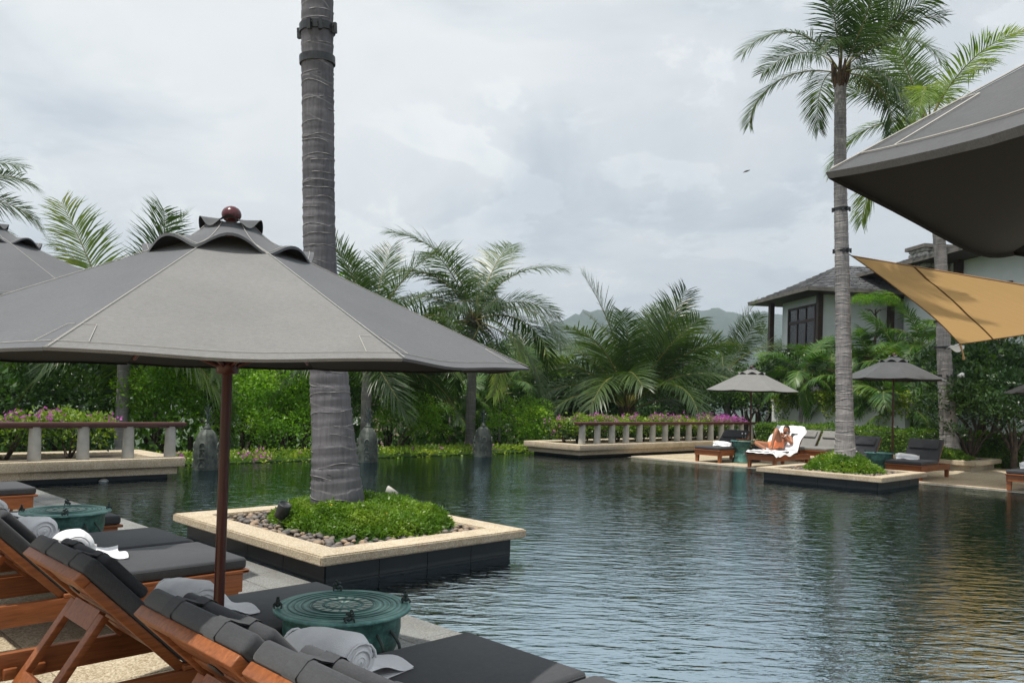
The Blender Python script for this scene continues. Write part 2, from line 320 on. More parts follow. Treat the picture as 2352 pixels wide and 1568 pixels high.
def mk_water():
    mt, n, l = newmat('pool_water')
    h0 = None
    def nz(scale, st, det, rot=0, dist=.4):
        mp = n('ShaderNodeMapping'); g = n('ShaderNodeNewGeometry'); l(g.outputs['Position'], mp.inputs[0]); mp.inputs['Scale'].default_value = st; mp.inputs['Rotation'].default_value = (0, 0, rot)
        return noise(n, l, mp.outputs[0], scale, det, .5, dist)
    a = nz(5.4, (.6, 1.6, 1), 2, .22); b = nz(17, (.6, 1.5, 1), 2, -.15, .5); c = nz(.8, (1, 1.3, 1), 2, .5)
    calm = ramp(n, l, nz(.16, (1, 1, 1), 2), [(.40, (.62, .62, .62)), (.60, (1, 1, 1))])
    def mm(op, x, y):
        k = n('ShaderNodeMath'); k.operation = op
        for i, q in enumerate((x, y)):
            if hasattr(q, 'links'): l(q, k.inputs[i])
            else: k.inputs[i].default_value = q
        return k.outputs[0]
    hgt = mm('ADD', mm('ADD', mm('MULTIPLY', a, .034), mm('MULTIPLY', b, .0092)), mm('MULTIPLY', c, .03)); hgt = mm('MULTIPLY', hgt, calm)
    bp = n('ShaderNodeBump'); bp.inputs['Strength'].default_value = 1; bp.inputs['Distance'].default_value = .5; l(hgt, bp.inputs['Height'])
    fr = n('ShaderNodeFresnel'); fr.inputs['IOR'].default_value = 1.36; l(bp.outputs[0], fr.inputs['Normal'])
    gl = n('ShaderNodeBsdfGlossy'); gl.inputs['Roughness'].default_value = .03; l(bp.outputs[0], gl.inputs['Normal']); gl.inputs['Color'].default_value = (.53, .64, .69, 1)
    tr = n('ShaderNodeBsdfTransparent'); tr.inputs['Color'].default_value = (.55, .66, .67, 1)
    ms = n('ShaderNodeMixShader'); l(fr.outputs[0], ms.inputs[0]); l(tr.outputs[0], ms.inputs[1]); l(gl.outputs[0], ms.inputs[2])
    o = n('ShaderNodeOutputMaterial'); l(ms.outputs[0], o.inputs['Surface']); return mt
MAT['water'] = mk_water()
def mk_glass(name, tint, rough=.02, clear=.5):
    mt, n, l = newmat(name)
    fr = n('ShaderNodeFresnel'); fr.inputs['IOR'].default_value = 1.5
    gl = n('ShaderNodeBsdfGlossy'); gl.inputs['Roughness'].default_value = rough
    tr = n('ShaderNodeBsdfTransparent'); tr.inputs['Color'].default_value = (*tint, 1)
    ms = n('ShaderNodeMixShader'); l(fr.outputs[0], ms.inputs[0]); l(tr.outputs[0], ms.inputs[1]); l(gl.outputs[0], ms.inputs[2])
    o = n('ShaderNodeOutputMaterial'); l(ms.outputs[0], o.inputs['Surface']); return mt
MAT['glass'] = mk_glass('window_glass', (.55, .68, .68)); MAT['bottle'] = mk_glass('bottle_glass', (.9, .94, .93))
MAT['curtain'] = simple('curtain', (.62, .76, .76), (.75, .86, .85), 3, .9)
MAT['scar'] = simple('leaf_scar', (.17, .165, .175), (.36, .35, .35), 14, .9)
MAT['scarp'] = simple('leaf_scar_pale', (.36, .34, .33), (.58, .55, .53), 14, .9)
mt, n, l = newmat('shade_sail_cloth'); v = coords(n, l); c = ramp(n, l, noise(n, l, coords(n, l, (.3, 6, 1)), 1.5, 4), [(.3, (.60, .40, .20)), (.7, (.66, .45, .24))]); finish(n, l, c, .9, None, .1, 0, 0, (.35, (.72, .46, .20))); MAT['sail'] = mt
MAT['sailseam'] = simple('sail_seam', (.22, .12, .05), (.28, .16, .07), 5, .9)
def mk_pebble():
    mt, n, l = newmat('river_pebble'); oi = n('ShaderNodeObjectInfo'); g = n('ShaderNodeNewGeometry')
    rr = n('ShaderNodeMath'); rr.operation = 'ADD'; l(oi.outputs['Random'], rr.inputs[0]); l(g.outputs['Random Per Island'], rr.inputs[1])
    fr = n('ShaderNodeMath'); fr.operation = 'FRACT'; l(rr.outputs[0], fr.inputs[0])
    c = ramp(n, l, fr.outputs[0], [(0, (.07, .065, .063)), (.35, (.15, .135, .125)), (.6, (.24, .19, .145)), (.82, (.34, .24, .16)), (1, (.12, .115, .12))])
    c = mixc(n, l, .4, c, ramp(n, l, noise(n, l, coords(n, l), 30, 4), [(.3, (.7, .7, .7)), (.7, (1.2, 1.2, 1.2))]), 'MULTIPLY'); finish(n, l, c, .6, None, .4); return mt
MAT['pebble'] = mk_pebble()
# ------------------------------------------------------------------ foliage helpers
def unit(v): return v / np.maximum(np.linalg.norm(v, axis=-1, keepdims=True), 1e-6)
def leafmesh(name, pos, axis, L, wr, mat, fold=.12):
    """one folded four-point leaf per position"""
    n = len(pos); axis = unit(axis); rnd = unit(RNG.normal(size=(n, 3))); side = unit(np.cross(axis, rnd)); nrm = np.cross(side, axis)
    L = np.broadcast_to(np.asarray(L, float), (n,))[:, None]
    v0 = pos; v2 = pos + axis * L; mid = pos + axis * L * .45 + nrm * L * fold
    V = np.stack([v0, mid + side * L * wr / 2, v2, mid - side * L * wr / 2], 1).reshape(-1, 3)
    return npmesh(name, V, np.arange(n * 4).reshape(n, 4), mat)
def clump_pts(clumps, dens, L, droop=.1, up=.35, shell=.72):
    ps, ax, ls = [], [], []
    for (x, y, z, r) in clumps:
        n = max(12, int(dens * r * r)); d = unit(RNG.normal(size=(n, 3)))
        d[:, 2] = np.where(d[:, 2] < -.35, -d[:, 2], d[:, 2]); rr = r * (shell + (1.06 - shell) * RNG.random(n) ** .6)
        ps.append(np.array([x, y, z]) + d * rr[:, None] * np.array([1, 1, .85])); a = d * .8 + RNG.normal(size=(n, 3)) * .55; a[:, 2] += up - droop; ax.append(a)
        ls.append(L * (.7 + .6 * RNG.random(n)))
    return np.concatenate(ps), np.concatenate(ax), np.concatenate(ls)
def ellips_clumps(n, rx, ry, rz, cz, rmin, rmax, seed=1):
    g = np.random.default_rng(seed); out = []
    for i in range(n):
        d = unit(g.normal(size=3)); d[2] = abs(d[2]) * 1.0 - .35 * (g.random() < .35); t = .35 + .65 * g.random() ** .5; r = rmin + (rmax - rmin) * g.random()
        out.append((d[0] * rx * t, d[1] * ry * t, cz + d[2] * rz * t, r))
    return out
def volbox(n, x0, x1, y0, y1, z0, z1):
    return np.stack([x0 + (x1 - x0) * RNG.random(n), y0 + (y1 - y0) * RNG.random(n), z0 + (z1 - z0) * RNG.random(n)], 1)
def ab2xy(p):
    q = p.copy(); q[:, 0] = (p[:, 0] + p[:, 1]) * Q2; q[:, 1] = (p[:, 1] - p[:, 0]) * Q2; return q

# ------------------------------------------------------------------ terrain, hills, haze
def gz(x, y):
    a = (x - y) * Q2; t = np.clip((-19 - a) / 70, 0, 1); return -2.6 - 12 * t * t * (3 - 2 * t)
s = np.sinh(np.linspace(-5.2, 5.2, 120)) / math.sinh(5.2) * 4000
X, Y = np.meshgrid(s, s, indexing='ij'); Z = gz(X, Y)
V = np.stack([X, Y, Z], -1).reshape(-1, 3); i = np.arange(119)[:, None] * 120 + np.arange(119)[None, :]
Fq = np.stack([i, i + 120, i + 121, i + 1], -1).reshape(-1, 4)
tag(link('terrain', npmesh('terrain', V, Fq, MAT['ground'])), kind='structure')
prof = [(-900, 850), (-300, 838), (0, 842), (150, 850), (420, 858), (700, 862), (1000, 825), (1220, 768), (1340, 740), (1420, 722), (1520, 731), (1580, 722), (1640, 713), (1700, 727), (1790, 745), (2000, 770), (2352, 800), (2900, 850)]
pxs = np.linspace(-900, 2900, 220); pys = np.interp(pxs, *zip(*prof))
def hillmesh():
    V = []; nr = 22; g = np.random.default_rng(4)
    jag = np.convolve(g.normal(size=230), np.ones(4) / 4, 'same')[:220] * 5 + np.convolve(g.normal(size=260), np.ones(24) / 24, 'same')[:220] * 16
    for k, (px, py) in enumerate(zip(pxs, pys)):
        d = Vector(PD(px, py, 2300)); top = d.z + jag[k] * .45; dx, dy = d.x / 2300, 1.0
        for j in range(nr):
            t = j / (nr - 1); y = 1250 + 1500 * t; h = math.sin(min(t / .7, 1) * math.pi / 2) ** 1.3 if t < .7 else math.cos((t - .7) / .3 * 1.2)
            V.append((dx * y, y, -14 + (top + 14) * h + (g.normal() * 7 + 10 * math.sin(px * .013 + j * .8)) * (.2 + h) * (.35 if t > .6 else 1)))
    i = np.arange(219)[:, None] * nr + np.arange(nr - 1)[None, :]
    return npmesh('hills', np.array(V), np.stack([i, i + nr, i + nr + 1, i + 1], -1).reshape(-1, 4), MAT['hill'], True)
tag(link('hills', hillmesh()), kind='structure')
hz, n, l = newmat('haze_air'); pv = n('ShaderNodeVolumePrincipled'); pv.inputs['Color'].default_value = (.76, .87, 1.0, 1); pv.inputs['Density'].default_value = .00034; pv.inputs['Anisotropy'].default_value = .2
o = n('ShaderNodeOutputMaterial'); l(pv.outputs[0], o.inputs['Volume'])
HAZE = MB().box(-4300, 4300, -4300, 4300, -16.5, 420).build('haze', hz); tag(HAZE, kind='stuff')

# ------------------------------------------------------------------ decks and pool
R45 = R(45)       # local x = b direction, local y = minus a
def abbox(mb, a0, a1, b0, b1, z0, z1, bev=0): return mb.box(b0, b1, -a1, -a0, z0, z1, bev)
def struct(name, mb, mat, parent=None): 
    o = mb.build(name, mat, parent, rot=(0, 0, R45) if parent is None else (0, 0, 0)); return tag(o, kind='structure') if parent is None else o
NEARB, FARB, INFA = 3.70, 18.98, -16.25
deck = struct('pool_deck', abbox(MB(), -30, 15, -14, NEARB - .004, -2.4, -.032), MAT['mortar'])
def tiles(parent, a0, a1, b0, b1, da, db, th, ztop, mat, name, gap=.006, jit=.0015):
    me = abbox(MB(), -da / 2 + gap / 2, da / 2 - gap / 2, -db / 2 + gap / 2, db / 2 - gap / 2, -th, 0, .004).mesh(name, mat)
    b = b0 + db / 2
    while b < b1 - db * .4:
        a = a0 + da / 2
        while a < a1 - da * .4:
            link(name, me, parent, (b, -a, ztop + random.uniform(-jit, jit)), (0, 0, math.pi if random.random() < .5 else 0)); a += da
        b += db
tiles(deck, -14.4, .6, -.77, 2.95, .75, .744, .03, 0, MAT['aggd'], 'paving_slab')
tiles(deck, -14.4, 1.2, 2.95, NEARB, .6, .39, .03, .0, MAT['grey'], 'coping_stone')
struct('deck_rear_paving', abbox(MB(), -30, 15, -14, -.78, -.03, 0), MAT['aggd'], deck)
fdeck = struct('far_deck', abbox(MB(), -14.36, 30, FARB + .004, 26.5, -2.4, -.032), MAT['mortar'])
tiles(fdeck, -14.3, 4.5, FARB + .84, 26.4, 1.1, .945, .03, 0.0, MAT['aggd'], 'paving_slab')
tiles(fdeck, -14.3, 4.5, FARB + .28, FARB + .84, 1.1, .56, .03, .004, MAT['agg'], 'edge_slab')
tiles(fdeck, -14.3, 4.5, FARB, FARB + .28, 1.1, .28, .05, -.02, MAT['grey'], 'coping_stone')
MB
garden = struct('garden_ground', abbox(MB(), -13.7, 60, 26.52, 90, -2.5, -.05), MAT['ground'])
pool = struct('pool_floor', abbox(MB(), -16.0, 20, NEARB, FARB, -1.4, -1.2), MAT['black'])
w = MB(); abbox(w, -16.5, INFA, 5.0, 18.0, -2.4, -.022); abbox(w, -16.0, 20, FARB, FARB + .003, -1.4, -.08); abbox(w, -16.0, 20, NEARB - .003, NEARB, -1.4, -.04)
struct('pool_wall', w, MAT['black'])
struct('pool_ledge', abbox(MB(), -14.2, 12, NEARB + .001, NEARB + .62, -1.2, -.036), MAT['grey'], pool)
for pa, pb in (((1200, 1390), (1800, 1568)), ((1363, 1367), (2000, 1545)), ((420, 1152), (330, 1117))):
    A_ = P(*pa, -.12); B_ = P(*pb, -.12); bb = ((A_.x + A_.y) + (B_.x + B_.y)) / 2 * Q2
    a0, a1 = sorted(((A_.x - A_.y) * Q2, (B_.x - B_.y) * Q2))
    if pa[0] == 420: a0 -= .5; a1 += 1.6; bb += .3
    else: a1 += 6
    struct('step_edge', abbox(MB(), a0 - .2, a1, bb - .03, bb + .03, -1.2, -.12), MAT['white'], pool)
WZ = -.014
wm = MB(); wm.poly([AB(INFA - .26, 5.0, WZ), AB(INFA - .26, 18, WZ), AB(-15.9, FARB, WZ), AB(20, FARB, WZ), AB(20, NEARB - .004, WZ), AB(-16.0, NEARB - .004, WZ), AB(-16.0, 5.0, WZ)])
tag(wm.build('pool_water', MAT['water']), kind='structure')
for pp in ((993, 1328), (238, 1113)):
    ap = -5.93 if pp[0] > 900 else -14.58; z_ = min(np.linspace(-.5, -.03, 95), key=lambda q: abs((P(*pp, q).x - P(*pp, q).y) * Q2 - ap)); c = P(*pp, float(z_))
    o_ = thing('underwater_light', c, 0, 'pale oval pool light in the dark wall under ' + ('the near palm planter' if pp[0] > 900 else 'the left balustrade'), 'light')
    MB().lathe([(.001, .025), (.05, .022), (.075, .01), (.08, 0)], 20).build('lens', MAT['white'], o_); MB().lathe([(.08, -.004), (.10, .006), (.105, -.015), (.08, -.02)], 20).build('trim_ring', MAT['column'], o_); o_.rotation_euler = Vector((1, -1, .0)).to_track_quat('Z', 'Y').to_euler()

# ------------------------------------------------------------------ planters
def ring(mb, ox, oy, ix, iy, z0, z1, bev):
    bm = bmesh.new(); vs = {}
    for k, (hx, hy) in (('o', (ox, oy)), ('i', (ix, iy))):
        for j, z in enumerate((z0, z1)): vs[k, j] = [bm.verts.new((sx * hx, sy * hy, z)) for sx, sy in ((-1, -1), (1, -1), (1, 1), (-1, 1))]
    for q in range(4):
        r = (q + 1) % 4
        bm.faces.new((vs['o', 0][q], vs['o', 0][r], vs['o', 1][r], vs['o', 1][q])); bm.faces.new((vs['i', 0][r], vs['i', 0][q], vs['i', 1][q], vs['i', 1][r]))
        bm.faces.new((vs['o', 1][q], vs['o', 1][r], vs['i', 1][r], vs['i', 1][q])); bm.faces.new((vs['o', 0][r], vs['o', 0][q], vs['i', 0][q], vs['i', 0][r]))
    bmesh.ops.bevel(bm, geom=[e for e in bm.edges], offset=bev, segments=2, affect='EDGES'); return mb.bm(bm, False)
PEB = []
for k in range(6):
    b_ = MB(); b_.ball((0, 0, 0), 1, 2, (1, .72 + .2 * random.random(), .5 + .15 * random.random()))
    g = np.random.default_rng(k); b_.v = [tuple(np.array(v) * (1 + .09 * math.sin(3 * v[0] + k) + .07 * math.sin(4 * v[1] + 2 * k))) for v in b_.v]
    PEB.append(b_.mesh('pebble', MAT['pebble']))
def mound_z(u, v, hx, hy, h):
    q = max(0, 1 - (abs(u / hx) ** 2.4 + abs(v / hy) ** 2.4)); return h * q ** .55
def planter(a, b, hb, ha, ztop, zb, thick, width, label, npeb, single, mat_base, inset, mound, moff, nleaf, leafL, drylow=False):
    c = AB(a, b); t = thing('palm_planter', (c.x, c.y, 0), R45, label, 'planter')
    ring(MB(), hb, ha, hb - width, ha - width, ztop - thick, ztop, .012).build('coping', MAT['agg'], t)
    MB().box(-hb + inset, hb - inset, -ha + inset, ha - inset, zb, ztop - thick - .001).build('base', mat_base, t)
    zlo = -.42 if zb < -.5 else .004; pm_ = MAT['panel'] if zb < -.5 else mat_base
    for (L_, horiz) in ((hb - inset, True), (ha - inset, False)):
        n_ = int(round(2 * L_ / .6)); w_ = 2 * L_ / n_
        for q in range(n_):
            for sg in (-1, 1):
                u0, u1 = -L_ + q * w_ + .003, -L_ + (q + 1) * w_ - .003; d0 = sg * ((ha if horiz else hb) - inset + .001); d1 = d0 + sg * .009
                for z0_, z1_ in (((zlo, -.001), (.004, ztop - thick - .003)) if zb < -.5 else ((zlo, ztop - thick - .003),)):
                    (MB().box(u0, u1, min(d0, d1), max(d0, d1), z0_, z1_) if horiz else MB().box(min(d0, d1), max(d0, d1), u0, u1, z0_, z1_)).build('wall_panel', pm_, t)
    MB().box(-hb + width - .01, hb - width + .01, -ha + width - .01, ha - width + .01, ztop - thick, ztop - .05).build('soil', MAT['soil'], t)
    mx, my, mhx, mhy, mh = mound
    pm = MB(); cnt = 0; tries = 0
    while cnt < npeb and tries < npeb * 12:
        tries += 1; u = random.uniform(-hb + width + .02, hb - width - .02); v = random.uniform(-ha + width + .02, ha - width - .02)
        if mound_z(u - mx, v - my, mhx * .93, mhy * .93, 1) > .02: continue
        r = random.uniform(.022, .048); cnt += 1; zz = ztop - .05 + r * .35 + random.random() * .022; rot = (random.uniform(-.4, .4), random.uniform(-.4, .4), random.uniform(0, 6.3))
        if single: link('pebble', random.choice(PEB), t, (u, v, zz), rot, (r, r, r))
        else:
            pm.T = Matrix.LocRotScale(Vector((u, v, zz)), Matrix.Rotation(rot[2], 3, 'Z').to_quaternion(), Vector((r, r * .8, r * .55))); pm.ball((0, 0, 0), 1, 1)
    if not single: pm.T = None; tag(pm.build('pebbles', MAT['pebble'], t), kind='stuff')
    # creeping groundcover: a mound of small leafy rosettes
    pw, ex = (2.4, .5) if single else (1.5, .95)
    n = nleaf; u = RNG.uniform(-mhx, mhx, n * 2); v = RNG.uniform(-mhy, mhy, n * 2)
    q = np.clip(1 - (np.abs(u / mhx) ** pw + np.abs(v / mhy) ** pw), 0, 1); ok = q > 0; u, v, q = u[ok][:n], v[ok][:n], q[ok][:n]
    lump = .025 * np.sin(u * 9 + v * 4) + .02 * np.sin(v * 13 - u * 6)
    z = ztop - .05 + mh * q ** ex * (.80 + .2 * RNG.random(len(u))) + lump * (q > .1); base = np.stack([u + mx, v + my, z], 1)
    k = 7; pos = np.repeat(base, k, 0) + RNG.normal(size=(len(base) * k, 3)) * leafL * .35; ax = RNG.normal(size=pos.shape) * np.array([1, 1, .5]) + np.array([0, 0, .55])
    gc = thing('groundcover', (c.x, c.y, 0), R45, moff, 'groundcover')
    tag(link('foliage', leafmesh('foliage', pos, ax, leafL * (.7 + .6 * RNG.random(len(pos))), .42, MAT['leafg']), gc), kind='stuff')
    core = MB(); core.grid(lambda s_, t_: (mx + (s_ * 2 - 1) * mhx, my + (t_ * 2 - 1) * mhy, ztop - .06 + (mound_z((s_ * 2 - 1) * mhx, (t_ * 2 - 1) * mhy, mhx, mhy, mh * .82) if single else mh * .8 * max(0, 1 - abs(s_ * 2 - 1) ** 1.5 - abs(t_ * 2 - 1) ** 1.5))), 14, 14).build('stems', MAT['leafd'], gc)
    idx = RNG.choice(len(base), 26, replace=False); fp = np.repeat(base[idx] + np.array([0, 0, .035]), 5, 0); fa = RNG.normal(size=fp.shape) * np.array([1, 1, .3]) + np.array([0, 0, .3])
    tag(link('yellow_flowers', leafmesh('yellow_flowers', fp, fa, .018 if single else .03, .8, MAT['flowery']), gc), kind='stuff')
    return t
planter(-7.27, 4.88, 1.21, 1.46, .255, -1.1, .085, .30, 'square aggregate planter at the near pool edge holding the large palm trunk', 290, True, MAT['black'], .12, (.15, -.04, .82, 1.03, .28), 'bright green groundcover mound round the near palm trunk', 5200, .042)
planter(-7.45, 17.58, 1.26, 1.33, .255, -1.1, .10, .28, 'square aggregate planter standing in the far water beside the far deck', 330, False, MAT['black'], .13, (.12, .0, .80, .86, .46), 'green groundcover with yellow flowers in the far water planter', 2600, .06)
planter(-7.78, 25.05, 1.2, 1.22, .27, 0, .12, .25, 'low aggregate planter on the far deck before the clipped hedge', 150, False, MAT['agg'], .16, (0, 0, .86, .88, .42), 'sparse flowering groundcover in the planter before the clipped hedge', 1500, .06)

# ------------------------------------------------------------------ balustrade terraces with bougainvillea
colme = MB().lathe([(.098, 0), (.10, .02), (.092, .27), (.088, .44), (.088, .54)], 18).mesh('baluster', MAT['column'])
def terrace(a0, a1, b0, b1, name, lab, cols, endcol_b, rail_b, zt=.36):
    """planter block a0..a1, b0..b1 with a balustrade along a1"""
    c = AB(a1, endcol_b); org = AB(a1, endcol_b)
    t = thing('terrace_planter', (c.x, c.y, 0), R45, lab[0], 'planter'); L = lambda a, b: (b - endcol_b, -(a - a1))
    def blk(mb, A0, A1, B0, B1, z0, z1, bev=0): x0, y0 = L(A0, B0); x1, y1 = L(A1, B1); return mb.box(min(x0, x1), max(x0, x1), min(y0, y1), max(y0, y1), z0, z1, bev)
    wd = .42
    blk(MB(), a1 - wd, a1, b0, b1, zt - .16, zt, .012).build('coping', MAT['agg'], t); blk(MB(), a0, a0 + wd, b0, b1, zt - .16, zt, .012).build('coping', MAT['agg'], t)
    eb = (b1 - wd, b1) if endcol_b > b0 + 1 else (b0, b0 + wd)
    blk(MB(), a0 + wd, a1 - wd, eb[0], eb[1], zt - .16, zt - .001, .008).build('coping', MAT['agg'], t)
    blk(MB(), a0 + .1, a1 - .1, b0 + .1, b1 - .1, zt - .29, zt - .161).build('lower_band', MAT['agg'], t)
    blk(MB(), a0 + .22, a1 - .22, b0 + .22, b1 - .22, -1.2, zt - .291).build('base', MAT['black'], t)
    blk(MB(), a0 + wd, a1 - wd, min(b0 + wd, b1), b1 - wd, zt - .16, zt - .06).build('soil', MAT['soil'], t)
    bl = thing('balustrade', AB(a1 - .25, endcol_b, zt), R45, lab[1], 'balustrade')
    for cb in cols: link('baluster', colme, bl, (cb - endcol_b, 0, .002), (0, 0, random.random()))
    x0, x1 = rail_b[0] - endcol_b, rail_b[1] - endcol_b
    MB().box(x0, x1, -.11, .11, .5445, .615, .018).build('hand_rail', MAT['railw'], bl)
    MB().box(x0 + .05, x1 - .05, -.07, .07, .52, .5438).build('under_rail', MAT['railw'], bl)
    return t
LB1 = 6.23
terrace(-16.5, -14.37, -9, LB1, 'l', ('long aggregate planter block at the left end of the pool', 'wooden rail on grey balusters at the left end of the pool'), [6.05 - .72 * k for k in range(18)], 6.05, (-9, 6.3))
RB0 = 17.05
terrace(-16.5, -14.37, RB0, 27.3, 'r', ('long aggregate planter block across the water beside the far deck', 'wooden rail on a row of grey balusters before the far bougainvillea'), [17.42 + .666 * k for k in range(15)], 17.42, (17.18, 26.95))
def bougain(a0, a1, b0, b1, z0, z1, nleaf, nfl, lab, stems, flfun):
    c = AB((a0 + a1) / 2, (b0 + b1) / 2, .30); t = thing('bougainvillea_hedge', c, 0, lab, 'hedge'); cv = np.array(c)
    p = volbox(nleaf, a0, a1, b0, b1, 0, 1); z = p[:, 2]
    lump = .07 * np.sin(p[:, 1] * 3.1) + .05 * np.sin(p[:, 1] * 7.7 + p[:, 0] * 5) + .03 * RNG.normal(size=nleaf)
    zz = z ** .55; p[:, 2] = z0 + (z1 - z0) * zz + lump * zz; edge = 1 - .12 * (1 - zz); p[:, 0] = (a0 + a1) / 2 + (p[:, 0] - (a0 + a1) / 2) * edge + RNG.normal(size=nleaf) * .05
    top = p[p[:, 2] > z0 + .8 * (z1 - z0)]
    w_ = ab2xy(p) - cv; ax = RNG.normal(size=w_.shape) + np.array([0, 0, .45])
    tag(link('foliage', leafmesh('foliage', w_, ax, .075 * (.7 + .7 * RNG.random(nleaf)), .62, MAT['leafb']), t), kind='stuff')
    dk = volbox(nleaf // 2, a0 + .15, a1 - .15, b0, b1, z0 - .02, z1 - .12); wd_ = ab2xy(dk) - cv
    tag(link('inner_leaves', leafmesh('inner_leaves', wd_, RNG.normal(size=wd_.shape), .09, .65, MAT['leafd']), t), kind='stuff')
    wgt = flfun(top[:, 1]); ok = RNG.random(len(top)) < wgt; f = top[ok][:nfl]; f = f + np.array([0, 0, .02])
    f = np.concatenate([f + RNG.normal(size=f.shape) * .03 for _ in range(4)])
    lo = p[(RNG.random(nleaf) < .006)]; f = np.concatenate([f] + [lo + RNG.normal(size=lo.shape) * .03 for _ in range(4)])
    wf = ab2xy(f) - cv; tag(link('flowers', leafmesh('flowers', wf, RNG.normal(size=wf.shape) + np.array([0, 0, .5]), .06, .85, MAT['flower']), t), kind='stuff')
    for sa, sb in stems:
        m_ = MB(); q = np.array(AB(sa, sb, .29)) - cv
        for j in range(3):
            d = Vector((random.uniform(-.28, .28), random.uniform(-.28, .28), .45)); m_.tube([Vector(q), Vector(q) + d * .5 + Vector((random.uniform(-.05, .05), 0, 0)), Vector(q) + d * 1.1], [.03, .02, .012], 6)
        m_.build('stem', MAT['stem'], t)
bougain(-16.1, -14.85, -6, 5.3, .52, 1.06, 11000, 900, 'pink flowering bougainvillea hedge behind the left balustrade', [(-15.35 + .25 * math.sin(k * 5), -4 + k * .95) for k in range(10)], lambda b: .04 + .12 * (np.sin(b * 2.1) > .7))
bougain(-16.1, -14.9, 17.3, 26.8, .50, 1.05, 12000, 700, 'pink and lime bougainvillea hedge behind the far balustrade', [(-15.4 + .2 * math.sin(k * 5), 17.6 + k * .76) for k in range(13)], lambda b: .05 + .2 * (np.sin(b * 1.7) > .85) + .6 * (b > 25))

# ------------------------------------------------------------------ undergrowth on the slope below the pool
nU = 16000; pu = volbox(nU, -36, -18.6, -6, 40, 0, 1); pu[:, 2] = -3.2 + pu[:, 2] ** .7 * (3.0 + 1.1 * np.sin(pu[:, 1] * .9) * np.sin(pu[:, 0] * .7 + 1) + .09 * (-18.6 - pu[:, 0])); wu = ab2xy(pu)
tag(link('undergrowth', leafmesh('undergrowth', wu, RNG.normal(size=wu.shape) + np.array([0, 0, .5]), .42 * (.6 + .8 * RNG.random(nU)), .45, MAT['leafm'])), 'dense green undergrowth covering the slope beyond the infinity edge', 'undergrowth', kind='stuff')
# ------------------------------------------------------------------ hedges
def boxhedge(name, lab, a0, a1, b0, b1, z0, z1, n, L, mat, core=.12, round_=0.0):
    c = AB((a0 + a1) / 2, (b0 + b1) / 2, z0); cv = np.array(c); t = thing(name, c, 0, lab, 'hedge')
    ha, hb, h = (a1 - a0) / 2, (b1 - b0) / 2, z1 - z0; ca, cbb = (a0 + a1) / 2, (b0 + b1) / 2
    w = np.array([ha * hb * 4, ha * h * 2, ha * h * 2, hb * h * 2, hb * h * 2]); k = RNG.choice(5, n, p=w / w.sum()); u, v = RNG.uniform(-1, 1, n), RNG.uniform(-1, 1, n)
    p = np.zeros((n, 3)); nr = np.zeros((n, 3))
    for f in range(5):
        s_ = k == f
        if f == 0: p[s_] = np.stack([u[s_] * ha, v[s_] * hb, np.full(s_.sum(), h)], 1); nr[s_] = (0, 0, 1)
        elif f < 3: sg = 1 if f == 1 else -1; p[s_] = np.stack([u[s_] * ha, np.full(s_.sum(), sg * hb), (v[s_] + 1) / 2 * h], 1); nr[s_] = (0, sg, 0)
        else: sg = 1 if f == 3 else -1; p[s_] = np.stack([np.full(s_.sum(), sg * ha), u[s_] * hb, (v[s_] + 1) / 2 * h], 1); nr[s_] = (sg, 0, 0)
    wav = .035 * np.sin(p[:, 0] * 4.3 + p[:, 1]) + .03 * np.sin(p[:, 0] * 9.1 + 2 * p[:, 2]); p += nr * (wav + RNG.normal(size=n) * .03 - .02)[:, None]
    q = p + np.array([ca, cbb, z0]); w_ = ab2xy(q) - cv; nn = ab2xy(nr)
    tag(link('foliage', leafmesh('foliage', w_, nn * .6 + RNG.normal(size=w_.shape) * .7 + np.array([0, 0, .35]), L * (.7 + .6 * RNG.random(n)), .6, mat), t), kind='stuff')
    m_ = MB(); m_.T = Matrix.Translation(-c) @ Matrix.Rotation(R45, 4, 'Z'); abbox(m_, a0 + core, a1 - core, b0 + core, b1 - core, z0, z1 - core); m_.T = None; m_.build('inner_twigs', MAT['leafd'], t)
    return t
boxhedge('clipped_hedge', 'long clipped green hedge closing off the far deck', -14.3, 1.5, 26.5, 27.6, -.05, .94, 38000, .07, MAT['leafh'])
lh = boxhedge('low_hedge', 'low lime green hedge just beyond the infinity edge of the pool', -18.0, -16.65, 5.6, 17.6, -1.0, .13, 14000, .075, MAT['leafb'])
fl = np.stack([RNG.uniform(-17.3, -16.6, 60), RNG.uniform(5.8, 16.4, 60), RNG.uniform(.12, .19, 60)], 1); fl = fl[(fl[:, 1] < 9.5) | (RNG.random(60) < .3)]; fl = np.concatenate([fl + RNG.normal(size=fl.shape) * .05 for _ in range(9)])
tag(link('flowers', leafmesh('flowers', ab2xy(fl) - np.array(lh.location), RNG.normal(size=fl.shape), .06, .85, MAT['flower']), lh), kind='stuff')
